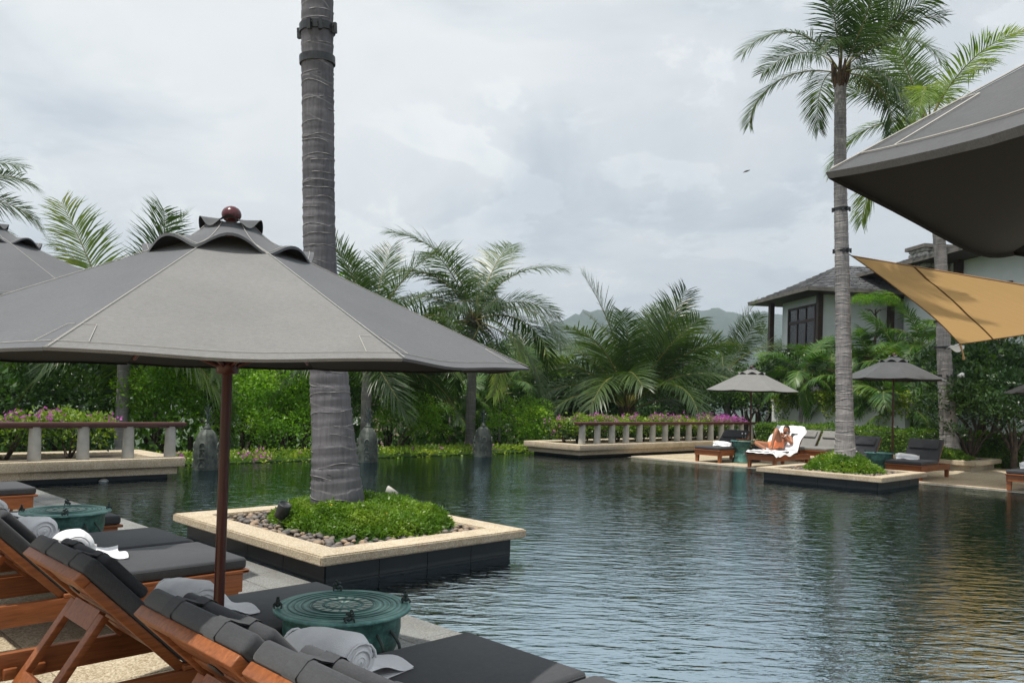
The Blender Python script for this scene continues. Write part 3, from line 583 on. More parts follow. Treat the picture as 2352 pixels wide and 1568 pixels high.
# ------------------------------------------------------------------ umbrellas
def umbrella(loc, Rr, ze, rot, label, tilt=(0, 0), mats=None, sag=.012, ground=0.0, detail=True, hemsag=None, zvent=.47):
    t = thing('parasol', (loc[0], loc[1], ground), 0, label, 'parasol', 'parasols round the pool'); ze -= ground
    T = Matrix.Translation((0, 0, ze)) @ Matrix.Rotation(tilt[0], 4, 'X') @ Matrix.Rotation(tilt[1], 4, 'Y') @ Matrix.Rotation(rot, 4, 'Z')
    mats = mats or [MAT['fab']] * 8; ri = .34; hem = hemsag or [sag] * 8
    zr = lambda r: zvent * (1 - ((r - ri) / (Rr - ri))) ** 1.0 if r > ri else zvent + (ri - r) * .4
    def cor(k, r): return (r * math.cos(k * math.pi / 4), r * math.sin(k * math.pi / 4))
    st = MB(); st.T = T
    for k in range(8):
        def fn(s_, u):
            r = ri * .42 + (Rr - ri * .42) * s_; x0, y0 = cor(k, r); x1, y1 = cor(k + 1, r); b = 4 * u * (1 - u)
            x, y = x0 + (x1 - x0) * u, y0 + (y1 - y0) * u; pull = 1 - .035 * b * s_ * s_
            return (x * pull, y * pull, zr(r) - b * (sag * s_ + (hem[k] - sag) * s_ ** 3) + (.004 * math.sin(9 * u + k) * s_ ** 6 if detail else 0))
        m_ = MB(); m_.T = T; m_.grid(fn, 12, 12)
        def fh(s_, u): p = fn(1, u); return (p[0] * (1 - .004 * s_), p[1] * (1 - .004 * s_), p[2] - .010 * s_)
        m_.grid(fh, 1, 12); o = m_.build('canopy_panel', mats[k], t)
        if detail:
            st.tube([Vector(fn(.965, u / 16)) + Vector((0, 0, .003)) for u in range(17)], .0013, 4, False)
            st.tube([Vector(fn(s_, .012)) + Vector((0, 0, .004)) for s_ in np.linspace(.1, 1, 13)], .0016, 4, False)
            for e, sg in ((0, 1), (1, -1)):
                st.tube([Vector(fn(.86, e + sg * .012)) + Vector((0, 0, .004)), Vector(fn(.86, e + sg * .055)) + Vector((0, 0, .004)), Vector(fn(.965, e + sg * .09)) + Vector((0, 0, .004))], .0012, 4, False)
        x, y = cor(k, 1)
        m_ = MB(); m_.T = T; a_ = Vector((x * .05, y * .05, zvent + .10)); b_ = Vector((x * (Rr - .12), y * (Rr - .12), zr(Rr - .12) - .035)); m_.tube([a_, (a_ + b_) / 2 + Vector((0, 0, -.01)), b_], .011, 6); o = m_.build('rib', MAT['pole'], t)
        m_ = MB(); m_.T = T; m_.tube([(x * .05, y * .05, -.02), (x * Rr * .55, y * Rr * .55, zr(Rr * .55) - .03)], .009, 6); m_.build('strut', MAT['pole'], o)
    if detail: st.T = None; st.build('stitching', MAT['thread'], t)
    # vent flap with eight arches between the ribs
    rt, rb = .105, .375; zt_, zb_ = zvent + .150, zvent - .012
    def vf(s_, u):
        an = u * 2 * math.pi; ph = (u * 8) % 1; arch = math.sin(math.pi * ph) ** 1.3; r = rt + (rb - rt) * s_
        z = zt_ + (zb_ - zt_) * s_ ** .82 + arch * .062 * s_ ** 1.7 - .012 * math.sin(math.pi * s_); oc = math.cos(math.pi / 8) / math.cos((ph - .5) * math.pi / 4)
        r *= 1 + (oc - 1) * .5 + .03 * arch * s_ ** 2; z += .012 * math.sin(3 * an + 1.3) * s_ * (1 if detail else 0)
        return (r * math.cos(an), r * math.sin(an), z)
    m_ = MB(); m_.T = T; m_.grid(vf, 10, 96 if detail else 64)
    m_.grid(lambda s_, u: tuple(Vector(vf(1, u)) - Vector((0, 0, .012 * s_))), 1, 96); vo = m_.build('vent_flap', mats[1], t)
    if detail:
        sm_ = MB(); sm_.T = T
        for k in range(8): sm_.tube([Vector(vf(s_, k / 8)) + Vector((0, 0, .003)) for s_ in np.linspace(0, 1, 8)], .0016, 4, False)
        sm_.tube([Vector(vf(.93, u / 96)) + Vector((0, 0, .003)) for u in range(97)], .0012, 4, False); sm_.T = None; sm_.build('vent_stitching', MAT['thread'], vo)
    m_ = MB(); m_.T = T
    m_.grid(lambda s_, u: ((.055 + .085 * s_) * math.cos(u * 6.2832), (.055 + .085 * s_) * math.sin(u * 6.2832), zt_ + .014 + (.026 * math.sin(u * 6.2832 * 5) - .012) * s_ + .012 * (1 - s_)), 4, 60); m_.build('collar', MAT['fabd'], t)
    m_ = MB(); m_.T = T; m_.ball((0, 0, zt_ + .052), .044, 3, (1, 1, .88)); m_.build('finial', MAT['ball'], t)
    m_ = MB(); top = T @ Vector((0, 0, zt_ + .02)); hub = T @ Vector((0, 0, 0)); m_.tube([(0, 0, 0.0), tuple(hub), tuple(top)], .0235, 12); m_.build('pole', MAT['pole'], t)
    m_ = MB(); m_.T = T; m_.lathe([(.026, -.06), (.05, -.055), (.05, .01), (.026, .02)], 12); m_.build('runner_hub', MAT['pole'], t)
    m_ = MB(); m_.lathe([(.001, .07), (.03, .07), (.06, .055), (.26, .05), (.27, .03), (.27, 0)], 24); m_.build('base', MAT['iron'], t)
    return t
F_, Flit, Fd = MAT['fab'], MAT['fabw'], MAT['fabd']
UN = Vector((-1.305, 3.75, 0))
dc = math.atan2(-UN.y, -UN.x)
umbrella((UN.x, UN.y), 1.385, 1.726, dc - math.pi / 8 + R(1), 'large grey parasol with red ball finial shading the nearest loungers', (R(.85), R(-.35)), [Flit, F_, F_, F_, F_, F_, F_, F_])  # lit look of the front panel is put into its paler colour
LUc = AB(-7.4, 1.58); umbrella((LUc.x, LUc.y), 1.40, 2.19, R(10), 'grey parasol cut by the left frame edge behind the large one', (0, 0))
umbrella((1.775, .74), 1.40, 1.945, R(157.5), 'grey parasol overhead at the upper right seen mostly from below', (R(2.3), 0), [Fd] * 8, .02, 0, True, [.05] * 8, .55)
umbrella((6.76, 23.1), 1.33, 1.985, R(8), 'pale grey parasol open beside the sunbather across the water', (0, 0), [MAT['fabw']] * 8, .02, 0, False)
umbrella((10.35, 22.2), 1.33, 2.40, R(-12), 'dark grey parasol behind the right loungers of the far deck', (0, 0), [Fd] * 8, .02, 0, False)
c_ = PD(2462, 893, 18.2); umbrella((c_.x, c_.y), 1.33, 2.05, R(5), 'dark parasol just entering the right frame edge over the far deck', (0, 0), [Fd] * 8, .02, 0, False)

# ------------------------------------------------------------------ sun loungers (local x towards the foot, origin under the hinge)
def make_lounger(cush, ang=46, blen=.60, wood_=None, frame_cush=True):
    wd_ = wood_ or MAT['teak']; t = thing('sun_lounger', (0, 0, 0), 0, 'x', 'lounger'); hw = .375
    for sg in (-1, 1):
        MB().box(-.80, 1.145, sg * hw - .02, sg * hw + .02, .19, .318, .004).build('side_rail', wd_, t)
        MB().box(.0, 1.185, sg * (hw - .005) - .035, sg * (hw - .005) + .035, .319, .343, .006).build('ledge', wd_, t)
        for x in (1.075, -.72):
            lg = MB(); b_ = .048
            lg._add([(x - b_, sg * (hw - .03) - b_, .32), (x + b_, sg * (hw - .03) - b_, .32), (x + b_, sg * (hw - .03) + b_, .32), (x - b_, sg * (hw - .03) + b_, .32)] + [(x + dx * .036 + .004, sg * (hw - .03) + dy * .036, 0) for dx, dy in ((-1, -1), (1, -1), (1, 1), (-1, 1))],
                    [(0, 1, 2, 3), (7, 6, 5, 4), (0, 4, 5, 1), (1, 5, 6, 2), (2, 6, 7, 3), (3, 7, 4, 0)]); lg.build('leg', wd_, t)
        for q in range(3): MB().box(-.66 + q * .12, -.60 + q * .12, sg * .33 - .012, sg * .33 + .012, .20, .255, .006).build('notch_block', wd_, t)
    MB().box(1.125, 1.15, -hw + .021, hw - .021, .19, .317).build('end_rail', wd_, t); MB().box(1.13, 1.188, -hw - .03, hw + .03, .3195, .3435, .006).build('ledge', wd_, t); MB().box(-.80, -.775, -hw + .021, hw - .021, .19, .317).build('end_rail', wd_, t)
    for q in range(6): MB().box(.06 + q * .19, .17 + q * .19, -hw + .03, hw - .03, .322, .341).build('seat_slat', wd_, t)
    sm_ = MB().box(.03, 1.175, -.392, .392, .346, .425, .024).build('seat_mattress', cush, t)
    pt = MB(); pt.tube([(.05, -.388, .405), (1.155, -.388, .405), (1.17, -.37, .405), (1.17, .37, .405), (1.155, .388, .405), (.05, .388, .405)], .005, 5, False); pt.build('piping', cush, sm_)
    B = Matrix.Translation((0, 0, .325)) @ Matrix.Rotation(math.pi - R(ang), 4, 'Y').inverted() if False else Matrix.Translation((0, 0, .325)) @ Matrix.Rotation(R(ang), 4, 'Y') @ Matrix.Scale(-1, 4, (1, 0, 0))
    # backrest local: x along the rest from the hinge, z normal to the front
    def bx(name, mat, *a, par=t, bev=.005):
        m_ = MB(); m_.T = B; m_.box(*a, bev); m_.f = [f[::-1] for f in m_.f]; return m_.build(name, mat, par)
    for sg in (-1, 1): bx('back_stile', wd_, 0, blen, sg * .355 - .022, sg * .355 + .022, -.02, .022)
    bx('top_rail', wd_, blen + .0005, blen + .055, -.377, .377, -.02, .024)
    for q in range(5): bx('back_slat', wd_, .06 + q * .125, .135 + q * .125, -.332, .332, -.004, .016)
    bm_ = bx('back_mattress', cush, -.01, blen + .065, -.385, .385, .026, .10, bev=.02)
    pl = bx('pillow', cush, blen - .26, blen - .01, -.32, .32, .102, .158, bev=.024)
    pth = [(blen - .02, .0245), (blen + .05, .0245), (blen + .066, .03), (blen + .0675, .05), (blen + .0675, .085), (blen + .058, .102), (blen + .03, .112), (blen - .005, .13), (blen - .012, .155), (blen - .03, .163), (blen - .12, .163)]
    for sg in (-1, 1):
        m_ = MB(); m_.T = B; m_.grid(lambda s_, u: (pth[int(round(s_ * 10))][0], sg * .165 + (u - .5) * .075, pth[int(round(s_ * 10))][1]), 10, 1); m_.grid(lambda s_, u: (pth[int(round(s_ * 10))][0] - .004, sg * .165 + (u - .5) * .075, pth[int(round(s_ * 10))][1] - .003), 10, 1); m_.build('strap', cush, pl)
    bx('strap_buckle', MAT['iron'], blen - .10, blen - .055, -.13, -.07, -.026, -.018, par=bm_)
    # prop frame behind the rest
    m_ = MB(); pA = B @ Vector((.37, 0, -.03)); pB = Vector((-.52, 0, .21)); u_ = (pA - pB); Lp = u_.length; u_.normalize(); n_ = u_.cross(Vector((0, 1, 0)))
    Mx = Matrix((u_, Vector((0, 1, 0)), n_)).transposed().to_4x4(); Mx.translation = pB; m_.T = Mx
    for sg in (-1, 1): m_.box(.0, Lp, sg * .19 - .03, sg * .19 + .03, -.016, .016, .003)
    m_.box(Lp - .085, Lp + .01, -.16, .16, -.0159, .0159); m_.box(-.01, .075, -.16, .16, -.0159, .0159); m_.build('prop_frame', wd_, t)
    return t
def place(o, loc, rz, label, group): o.location = loc; o.rotation_euler = (0, 0, rz); o['label'] = label; o['group'] = group; return o
LN = make_lounger(MAT['cush'], 46); HB = 1.615
near = [(-12.3, 'grey sun lounger at the far left edge, nearest the left balustrade'), (-10.72, 'grey sun lounger whose foot end shows at the left edge before the first drum'), (-8.13, 'grey sun lounger standing just behind the left drum table'), (-6.60, 'grey sun lounger in front of the left drum, furthest of the touching pair'),
        (-5.75, 'sunlit grey sun lounger beside the palm planter, nearer of the touching pair'), (-4.06, 'grey sun lounger behind the pole of the large parasol'), (-2.66, 'grey sun lounger in front of the near drum table, scuffed top rail'), (-1.84, 'grey sun lounger cut by the bottom frame edge, nearest the camera')]
for i, (a, lab) in enumerate(near): place(LN if i == 0 else copy_tree(LN), AB(a, HB), R45, lab, 'loungers on the near deck')
far = [(-11.92, 20.62, 46, 0, 'dark sun lounger with a rolled towel left of the far drum table'), (-10.2, 20.35, 50, 0, 'sun lounger spread with a white towel under the sunbather'), (-11.25, 23.75, 48, 1, 'faded light grey sun lounger behind the sunbather, left of a touching pair'), (-10.4, 23.75, 48, 1, 'faded light grey sun lounger half hidden by the far palm trunk'),
       (-8.35, 20.75, 50, 0, 'dark sun lounger left of the dark green far drum table'), (-6.85, 20.65, 52, 0, 'dark sun lounger right of the dark green far drum table'), (-4.3, 20.25, 50, 0, 'dark sun lounger entering at the right frame edge')]
pro = {}
for a, b, an, lt, lab in far:
    key = (an, lt)
    if key not in pro: pro[key] = make_lounger(MAT['cushl'] if lt else MAT['cush'], an); o = pro[key]
    else: o = copy_tree(pro[key])
    place(o, AB(a, b), R(225), lab, 'loungers on the far deck')
# fit: foot corners lie toward the pool

# ------------------------------------------------------------------ towels
def towel_roll(loc, rz, label, rr=.085, ln=.42, tail=.22, group='rolled white towels on the loungers'):
    t = thing('rolled_towel', loc, rz, label, 'towel', group); sp = []
    for k in range(40):                                    # spiral profile in local x/z
        an = k / 39 * 2 * math.pi * 2.2; r = rr * (.35 + .65 * k / 39); sp.append((math.cos(an - 1.1) * r, rr + math.sin(an - 1.1) * r * .95))
    sd_ = random.uniform(0, 6)
    def roll(s_, u):
        an = s_ * 2 * math.pi; e = (1 - abs(2 * u - 1) ** 5) ** .5 if abs(2 * u - 1) < 1 else 0.0; e = max(e, .02); tp = 1 - .22 * u
        lump = 1 + .05 * math.sin(2 * an + 5 * u + sd_) + .035 * math.sin(3 * an - 9 * u + sd_) + .02 * math.sin(7 * u + sd_ * 2) + .05 * math.exp(-((s_ - .16 - .05 * u) / .018) ** 2)
        r = rr * e * tp * lump; sq = 1.12 if math.sin(an) < 0 else 1.0
        return (math.cos(an) * r * 1.12 * sq, (u - .5) * ln, max(.003, rr * .9 * tp + math.sin(an) * r * .92))
    m_ = MB(); m_.grid(roll, 48, 30)
    for sg in (0, 1): MB().tube([(math.cos(q * .42) * rr * .72 * (1 - q / 44) * (1 - .22 * sg), (sg - .5) * ln * .965, rr * .9 * (1 - .22 * sg) + math.sin(q * .42) * rr * .66 * (1 - q / 44)) for q in range(38)], .006, 5).build('rolled_end', MAT['towel'], t)
    m_.build('roll', MAT['towel'], t)
    f = MB(); f.grid(lambda s_, u: (rr * .2 + tail * s_ + .012 * math.sin(u * 7), (u - .5) * ln * (1 - .12 * s_), .012 + .02 * (math.sin(math.pi * s_ * 1.2) ** 2) + .010 * math.sin(u * 9 + s_ * 5) + (.05 * (1 - s_) ** 3)), 10, 14)
    f.grid(lambda s_, u: (rr * .2 + tail * s_ + .012 * math.sin(u * 7), (u - .5) * ln * (1 - .12 * s_), .002), 2, 6); f.build('loose_end', MAT['towel'], t)
    return t
for a, b0, rz, lab in ((-8.05, 1.80, 0, 'white towel on the lounger behind the left drum'), (-6.75, 1.80, .1, 'white rolled towel in front of the left drum'), (-6.0, 1.84, -.15, 'white towel mostly hidden behind the pillow of the sunlit lounger'),
                   (-4.15, 1.82, .05, 'white rolled towel beside the pole of the large parasol'), (-2.92, 1.88, .12, 'white rolled towel just before the near drum table')):
    towel_roll(AB(a, b0, .428), R45 + rz, lab, .118, .44, .30)
for a, b0, lab in ((-11.8, 20.05, 'white rolled towel left of the far drum table'), (-8.4, 20.2, 'white rolled towel right of the far palm trunk'), (-6.95, 20.05, 'white rolled towel on the dark lounger at the right of the far deck'), (-4.35, 19.75, 'white rolled towel at the right frame edge')):
    towel_roll(AB(a, b0, .428), R(225) + .2, lab, .085, .5, .14)

# ------------------------------------------------------------------ bronze drum tables
def frog(mb, T):
    mb.T = T; mb.ball((0, 0, .018), .022, 1, (1.15, .85, .8)); mb.ball((.018, 0, .034), .015, 1, (1, 1, .8)); mb.ball((-.004, 0, .044), .016, 1, (1.1, .8, .7)); mb.ball((.012, 0, .058), .011, 1, (1, 1, .8))
    for sg in (-1, 1):
        mb.tube([(.012, sg * .012, .024), (.026, sg * .020, .014), (.028, sg * .018, 0)], .005, 5); mb.tube([(-.012, sg * .014, .022), (-.026, sg * .022, .012), (-.014, sg * .022, 0)], .006, 5); mb.ball((.022, sg * .008, .045), .005, 1)
    mb.T = None
def drum(loc, rz, label, h=.55, r=.335, squat=True):
    t = thing('drum_table', loc, rz, label, 'drum table', 'bronze drum tables'); k = h / .55
    if squat: pr_ = [(.0, .53), (.29, .53), (.29, .515), (.285, .49), (.287, .44), (.275, .37), (.245, .305), (.205, .262), (.200, .245), (.207, .232), (.212, .15), (.222, .06), (.235, .004), (.0, 0)]
    else: pr_ = [(.0, .53), (.255, .53), (.25, .50), (.255, .44), (.245, .39), (.215, .345), (.198, .33), (.205, .30), (.225, .18), (.255, .06), (.275, .03), (.278, .0), (0, 0)]
    MB().lathe([(a * r / .335, b * k) for a, b in pr_], 48).build('body', MAT['bronze'], t)
    td = MB().lathe([(.0, h), (.12, h), (.3 * r / .335, h), (r * .97, h - .002), (r, h - .008), (r * .995, h - .018), (r * .86, h - .022)], 64).build('top_disc', MAT['bronzet'], t)
    st = MB()
    for q in range(12):
        an = q * math.pi / 6 + .1; st.poly([(.012 * math.cos(an), .012 * math.sin(an), h + .0035), (.075 * math.cos(an - .17), .075 * math.sin(an - .17), h + .003), (.080 * math.cos(an), .080 * math.sin(an), h + .003), (.075 * math.cos(an + .17), .075 * math.sin(an + .17), h + .003)])
    for q in range(18):
        an = q * math.pi / 9; st.poly([(rr_ * math.cos(an + d), rr_ * math.sin(an + d), h + .003) for rr_, d in ((.105, -.12), (.145, -.12), (.145, .12), (.105, .12))])
    st.build('star_relief', MAT['bronzep'], td)
    rg = MB()
    for rr_ in (.09, .098, .152, .162, .20, .235, .265): rg.lathe([(rr_ - .003, h), (rr_, h + .004), (rr_ + .003, h)], 56)
    rg.build('ring_relief', MAT['bronze'], td)
    for q in range(4):
        an = q * math.pi / 2 + .55; fm = MB(); frog(fm, Matrix.Translation((r * .93 * math.cos(an), r * .93 * math.sin(an), h)) @ Matrix.Rotation(an + math.pi / 2, 4, 'Z') @ Matrix.Scale(.85, 4)); fm.build('frog', MAT['bronzek'], t)
    if True:
        for q in range(2):
            for e in (-.16, .16):
                an = q * math.pi - .35 + e; pts = []
                for w in range(9): ph = w / 8 * math.pi; pts.append(((.275 + .065 * math.sin(ph)) * math.cos(an), (.275 + .065 * math.sin(ph)) * math.sin(an), (.47 - .16 * w / 8) * k))
                MB().tube([(p_[0] * r / .335, p_[1] * r / .335, p_[2]) for p_ in pts], .008, 6).build('handle', MAT['bronzek'], t)
    return t
D2 = P(788, 1388, .55); drum((D2.x, D2.y, 0), R(-15), 'near green bronze drum table between the front loungers')
D1 = P(152, 1170, .55); drum((D1.x, D1.y, 0), R(-5), 'green bronze drum table at the left between loungers', .55, .345)
drum((6.36, 22.5, 0), R(20), 'tall green bronze drum table carrying a tray beside the sunbather', .60, .31, False)
drum((8.80, 19.55, 0), R(20), 'dark green bronze drum table between the right loungers of the far deck', .55, .33)
# tray, bottles, napkin
tr = thing('serving_tray', (6.40, 22.46, .603), R(10), 'small wooden tray on the tall far drum table', 'tray')
MB().box(-.16, .16, -.10, .10, 0, .012, .004).build('tray_floor', MAT['teak'], tr)
for x0, x1, y0, y1 in ((-.165, -.15, -.105, .105), (.15, .165, -.105, .105), (-.149, .149, -.105, -.09), (-.149, .149, .09, .105)): MB().box(x0, x1, y0, y1, .0005, .035, .003).build('tray_rim', MAT['teak'], tr)
for dx, lab in ((-.05, 'left one of two small clear glass bottles on the tray'), (.04, 'right one of two small clear glass bottles on the tray')):
    b_ = thing('glass_bottle', (6.40 + dx, 22.45, .616), 0, lab, 'bottle'); MB().lathe([(.0, .0), (.03, .0), (.032, .08), (.028, .11), (.012, .14), (.012, .165)], 14).build('bottle_glass', MAT['bottle'], b_); MB().lathe([(.013, .166), (.0165, .17), (.0165, .20), (0, .203)], 12).build('cap', MAT['white'], b_)
nk = MB(); nk.grid(lambda s_, u: ((s_ - .5) * .09, (u - .5) * .08, .018 + .006 * math.sin(s_ * 7) * math.cos(u * 6)), 8, 8); o = nk.build('folded_napkin', MAT['towel'], None, loc=(6.52, 22.44, .598), rot=(0, 0, .3)); tag(o, 'small folded white napkin on the tray beside the bottles', 'napkin')
# black bag behind the drum
bg_ = MB(); bg_.ball((0, 0, .24), .2, 3, (.8, 1, 1.2)); bg_.v = [(v[0] + .03 * math.sin(9 * v[2]), v[1] + .02 * math.sin(13 * v[0]), max(0, v[2])) for v in bg_.v]; bo = thing('beach_bag', (6.95, 23.0, .0), 0, 'slumped black bag against the pole behind the tall drum', 'bag'); bg_.build('bag_body', MAT['iron'], bo)
MB().tube([(-.08, .05, .44), (-.05, .06, .58), (.05, .06, .58), (.09, .05, .44)], .012, 6).build('bag_handle', MAT['iron'], bo)

# ------------------------------------------------------------------ bronze stupa lanterns along the infinity edge
def stupa():
    t = thing('stupa_lantern', (0, 0, 0), 0, 'x', 'lantern', 'stupa lanterns along the infinity edge')
    prof = [(.235, -.6), (.235, 0), (.232, .18), (.226, .40), (.214, .56), (.19, .70), (.15, .80), (.10, .86), (.055, .885)]; m_ = MB(); n_ = 48; vs = []
    def rad(r, j): ph = (j / n_ * 4) % 1; return r * (1.07 if abs(ph - .5) < .22 else .93 + .06 * math.cos(j * math.pi))
    m_._add([(rad(r, j) * math.cos(2 * math.pi * j / n_), rad(r, j) * math.sin(2 * math.pi * j / n_), z) for r, z in prof for j in range(n_)], [(i * n_ + j, i * n_ + (j + 1) % n_, (i + 1) * n_ + (j + 1) % n_, (i + 1) * n_ + j) for i in range(len(prof) - 1) for j in range(n_)], True); m_.build('bell', MAT['lead'], t)
    for q in range(4):
        for z in (.06, .26, .46):
            an = q * math.pi / 2 + math.pi / 4; s_ = 1 - .12 * max(0, z - .3); nm = MB(); nm.T = Matrix.Rotation(an, 4, 'Z') @ Matrix.Translation((.232 * s_, 0, z))
            nm.tube([(0, -.055, 0), (.012, -.055, .07), (.012, -.03, .11), (.012, 0, .125), (.012, .03, .11), (.012, .055, .07), (0, .055, 0)], .018, 6); nm.box(-.02, .045, -.075, .075, -.02, 0); nm.T = None; nm.build('niche', MAT['lead'], t)
    MB().lathe([(.075, .88), (.085, .90), (.05, .93), (.045, .96), (.02, 1.0)], 14).build('cap', MAT['lead'], t); sp = MB(); sp.tube([(0, 0, .98), (0, 0, 1.2), (0, 0, 1.42)], [.022, .028, .006], 7)
    for q in range(10):
        an = q * 2.4; z = 1.0 + .035 * q; r_ = .15 - .008 * q; sp.tube([(0, 0, z - .04), (r_ * .5 * math.cos(an), r_ * .5 * math.sin(an), z - .01), (r_ * .8 * math.cos(an), r_ * .8 * math.sin(an), z + .06), (r_ * 1.1 * math.cos(an), r_ * 1.1 * math.sin(an), z + .09)], [.009, .008, .007, .003], 5)
    sp.build('flame_finial', MAT['bronzek'], t); return t
S0 = stupa()
for i, (px, py, lab) in enumerate(((473, 1078, 'bronze stupa lantern rising from the water left of the parasol pole'), (843, 1060, 'bronze stupa lantern just right of the near palm trunk'), (1108, 1048, 'bronze stupa lantern furthest right on the infinity edge'))):
    c = P(px, py, WZ); o = S0 if i == 0 else copy_tree(S0); o.location = (c.x, c.y, 0); o.rotation_euler = (0, 0, R45 + i * .1); o.scale = (.98, .98, .90); o['label'] = lab
# ------------------------------------------------------------------ palms
def frond_mesh(name, L, e0, bend, nl=84, ll=.74, droop=.55, mat=None, seed=0, vee=.35, wl=.035, sparse=0.0, twist=0.0):
    """pinnate frond: rib leaving the origin along +x at elevation e0, bending down by `bend` radians over its length"""
    g = np.random.default_rng(seed); K = 26; pts = [np.zeros(3)]; tans = []
    for k in range(K):
        t = (k + .5) / K; an = e0 - bend * t ** 1.35; d = np.array([math.cos(an), math.sin(twist * t) * .25, math.sin(an)]); d /= np.linalg.norm(d); tans.append(d); pts.append(pts[-1] + d * L / K)
    pts = np.array(pts); tans = np.array(tans + [tans[-1]])
    V, Fc = [], []
    for sd in (-1, 1):
        for i in range(nl):
            if g.random() < sparse: continue
            t = .17 + .83 * (i + g.random() * .6) / nl; q = min(t * K, K - .001); k0 = int(q); p = pts[k0] + (pts[k0 + 1] - pts[k0]) * (q - k0); T = tans[k0]
            side = np.array([-T[1], T[0], 0.0]); side = side / np.linalg.norm(side) * sd; up = np.cross(T, side * sd); up /= np.linalg.norm(up)
            ln = L * .21 * ll / .62 * (.25 + .75 * math.sin(math.pi * min(1, (t - .10) * .95 + .12)) ** .7) * (.85 + .3 * g.random())
            fw = .35 + .75 * t; d = side * (1.05 - .35 * t) + T * fw + up * vee * (.6 + .8 * g.random()) + g.normal(size=3) * .07; d /= np.linalg.norm(d)
            w = wl * (.7 + .5 * math.sin(math.pi * t)); dr = droop * (.6 + .8 * g.random()); pos = p.copy(); base = len(V); wd = np.cross(d, up); wd /= np.linalg.norm(wd)
            for s_, ws in ((0, .45), (.34, 1.0), (.68, .8), (1.0, .08)):
                if s_ > 0: dd = d + np.array([0, 0, -1.0]) * dr * s_ * 1.15; dd /= np.linalg.norm(dd); pos = pos + dd * ln * .335
                V += [pos + wd * w * ws / 2, pos - wd * w * ws / 2]
            for j in range(3): Fc.append((base + 2 * j, base + 2 * j + 1, base + 2 * j + 3, base + 2 * j + 2))
    me = npmesh(name, np.array(V), np.array(Fc), mat or MAT['leafp'])
    rb = MB(); rb.tube([tuple(p) for p in pts[::2]], list(np.linspace(.030, .004, len(pts[::2])) * L / 4.2), 5, False)
    return me, rb.mesh('frond_rib', MAT['rachis'])
FR = {}
def bank(key, mat, L=4.2, **k):
    FR[key] = []
    for i, (e, b) in enumerate(((84, 28), (76, 50), (66, 75), (56, 92), (44, 105), (30, 108), (14, 100), (-6, 80), (-28, 52))):
        FR[key].append([frond_mesh('frond', L, R(e), R(b), seed=i * 7 + v, mat=mat, droop=k.get('droop', .55) * (.7 + .08 * i), nl=k.get('nl', 84), ll=k.get('ll', .76), wl=k.get('wl', .034), vee=k.get('vee', .35), sparse=.03 + .02 * v, twist=(-1) ** v * 1.2) for v in range(2)])
bank('coco', MAT['leafp']); bank('young', MAT['leafpy']); bank('areca', MAT['leafm'], 2.6, nl=54, ll=.85, wl=.045, droop=.7, vee=.2)
def rings_trunk(pts, rad, step, amp, mat, name, parent, org, nseg=20, seed=0):
    g = random.Random(seed); pts = [Vector(p) - Vector(org) for p in pts]; m_ = MB(); P_, R_ = [], []
    cum = [0]
    for a, b in zip(pts, pts[1:]): cum.append(cum[-1] + (b - a).length)
    n = max(8, int(cum[-1] / step))
    for i in range(n + 1):
        s_ = cum[-1] * i / n; k = max(j for j in range(len(cum)) if cum[j] <= s_ + 1e-6); k = min(k, len(pts) - 2); f = (s_ - cum[k]) / (cum[k + 1] - cum[k])
        p0, p1, p2, p3 = pts[max(k - 1, 0)], pts[k], pts[k + 1], pts[min(k + 2, len(pts) - 1)]
        q = .5 * ((2 * p1) + (p2 - p0) * f + (2 * p0 - 5 * p1 + 4 * p2 - p3) * f * f + (3 * p1 - p0 - 3 * p2 + p3) * f ** 3)
        r = rad[k] + (rad[k + 1] - rad[k]) * f; P_.append(q); R_.append(r * (1 + amp * ((i % 5) / 4 - .5) + g.uniform(-.4, .4) * amp))
    m_.tube(P_, R_, nseg); o = m_.build(name, mat, parent); return o
def palm(name, base, trunk_pts, rad, crown, label, key='coco', nf=20, size=1.0, wind=0.0, rot=0, young=.0, mat=None, group='coconut palms', skirt=True, elev=(0, 9), step=.05, seed=0, flare=None, cat='palm tree', amp=.03):
    rg = random.Random(seed + 5); base = Vector(base); t = thing(name, base, 0, label, cat, group); tp = [Vector(p) for p in trunk_pts]
    if tp: rings_trunk(tp, rad, step, amp, mat or MAT['trunkf'], 'trunk', t, base, 18, seed)
    c = Vector(crown) - base
    if skirt:
        m_ = MB(); rt_ = rad[-1] if rad else .1
        for q in range(9):
            an = q * 2.4; d = Vector((math.cos(an), math.sin(an), 0)); m_.tube([c + d * rt_ * .6 + Vector((0, 0, -.35)), c + d * rt_ * 1.15 + Vector((0, 0, -.1)), c + d * rt_ * 1.6 + Vector((0, 0, .25))], [.07 * size, .09 * size, .03 * size], 6)
        m_.build('crown_sheath', MAT['fibre'], t)
    lo, hi = elev
    for i in range(nf):
        u = (i + .5) / nf; lev = lo + (hi - lo) * u ** .9; lev = min(8, int(lev)); an = i * 2.39996 + rot + rg.uniform(-.2, .2)
        k_ = 'young' if (key == 'coco' and rg.random() < young) else key; me, rb = rg.choice(FR[k_][lev]); s_ = size * rg.uniform(.85, 1.12)
        Rm = Matrix.Rotation(wind * rg.uniform(.6, 1.3), 4, 'Y') @ Matrix.Rotation(an, 4, 'Z') @ Matrix.Rotation(rg.uniform(-.5, .5), 4, 'X')
        f = link('frond', me, t, c, Rm.to_euler(), (s_, s_, s_)); link('rib', rb, f)
    return t
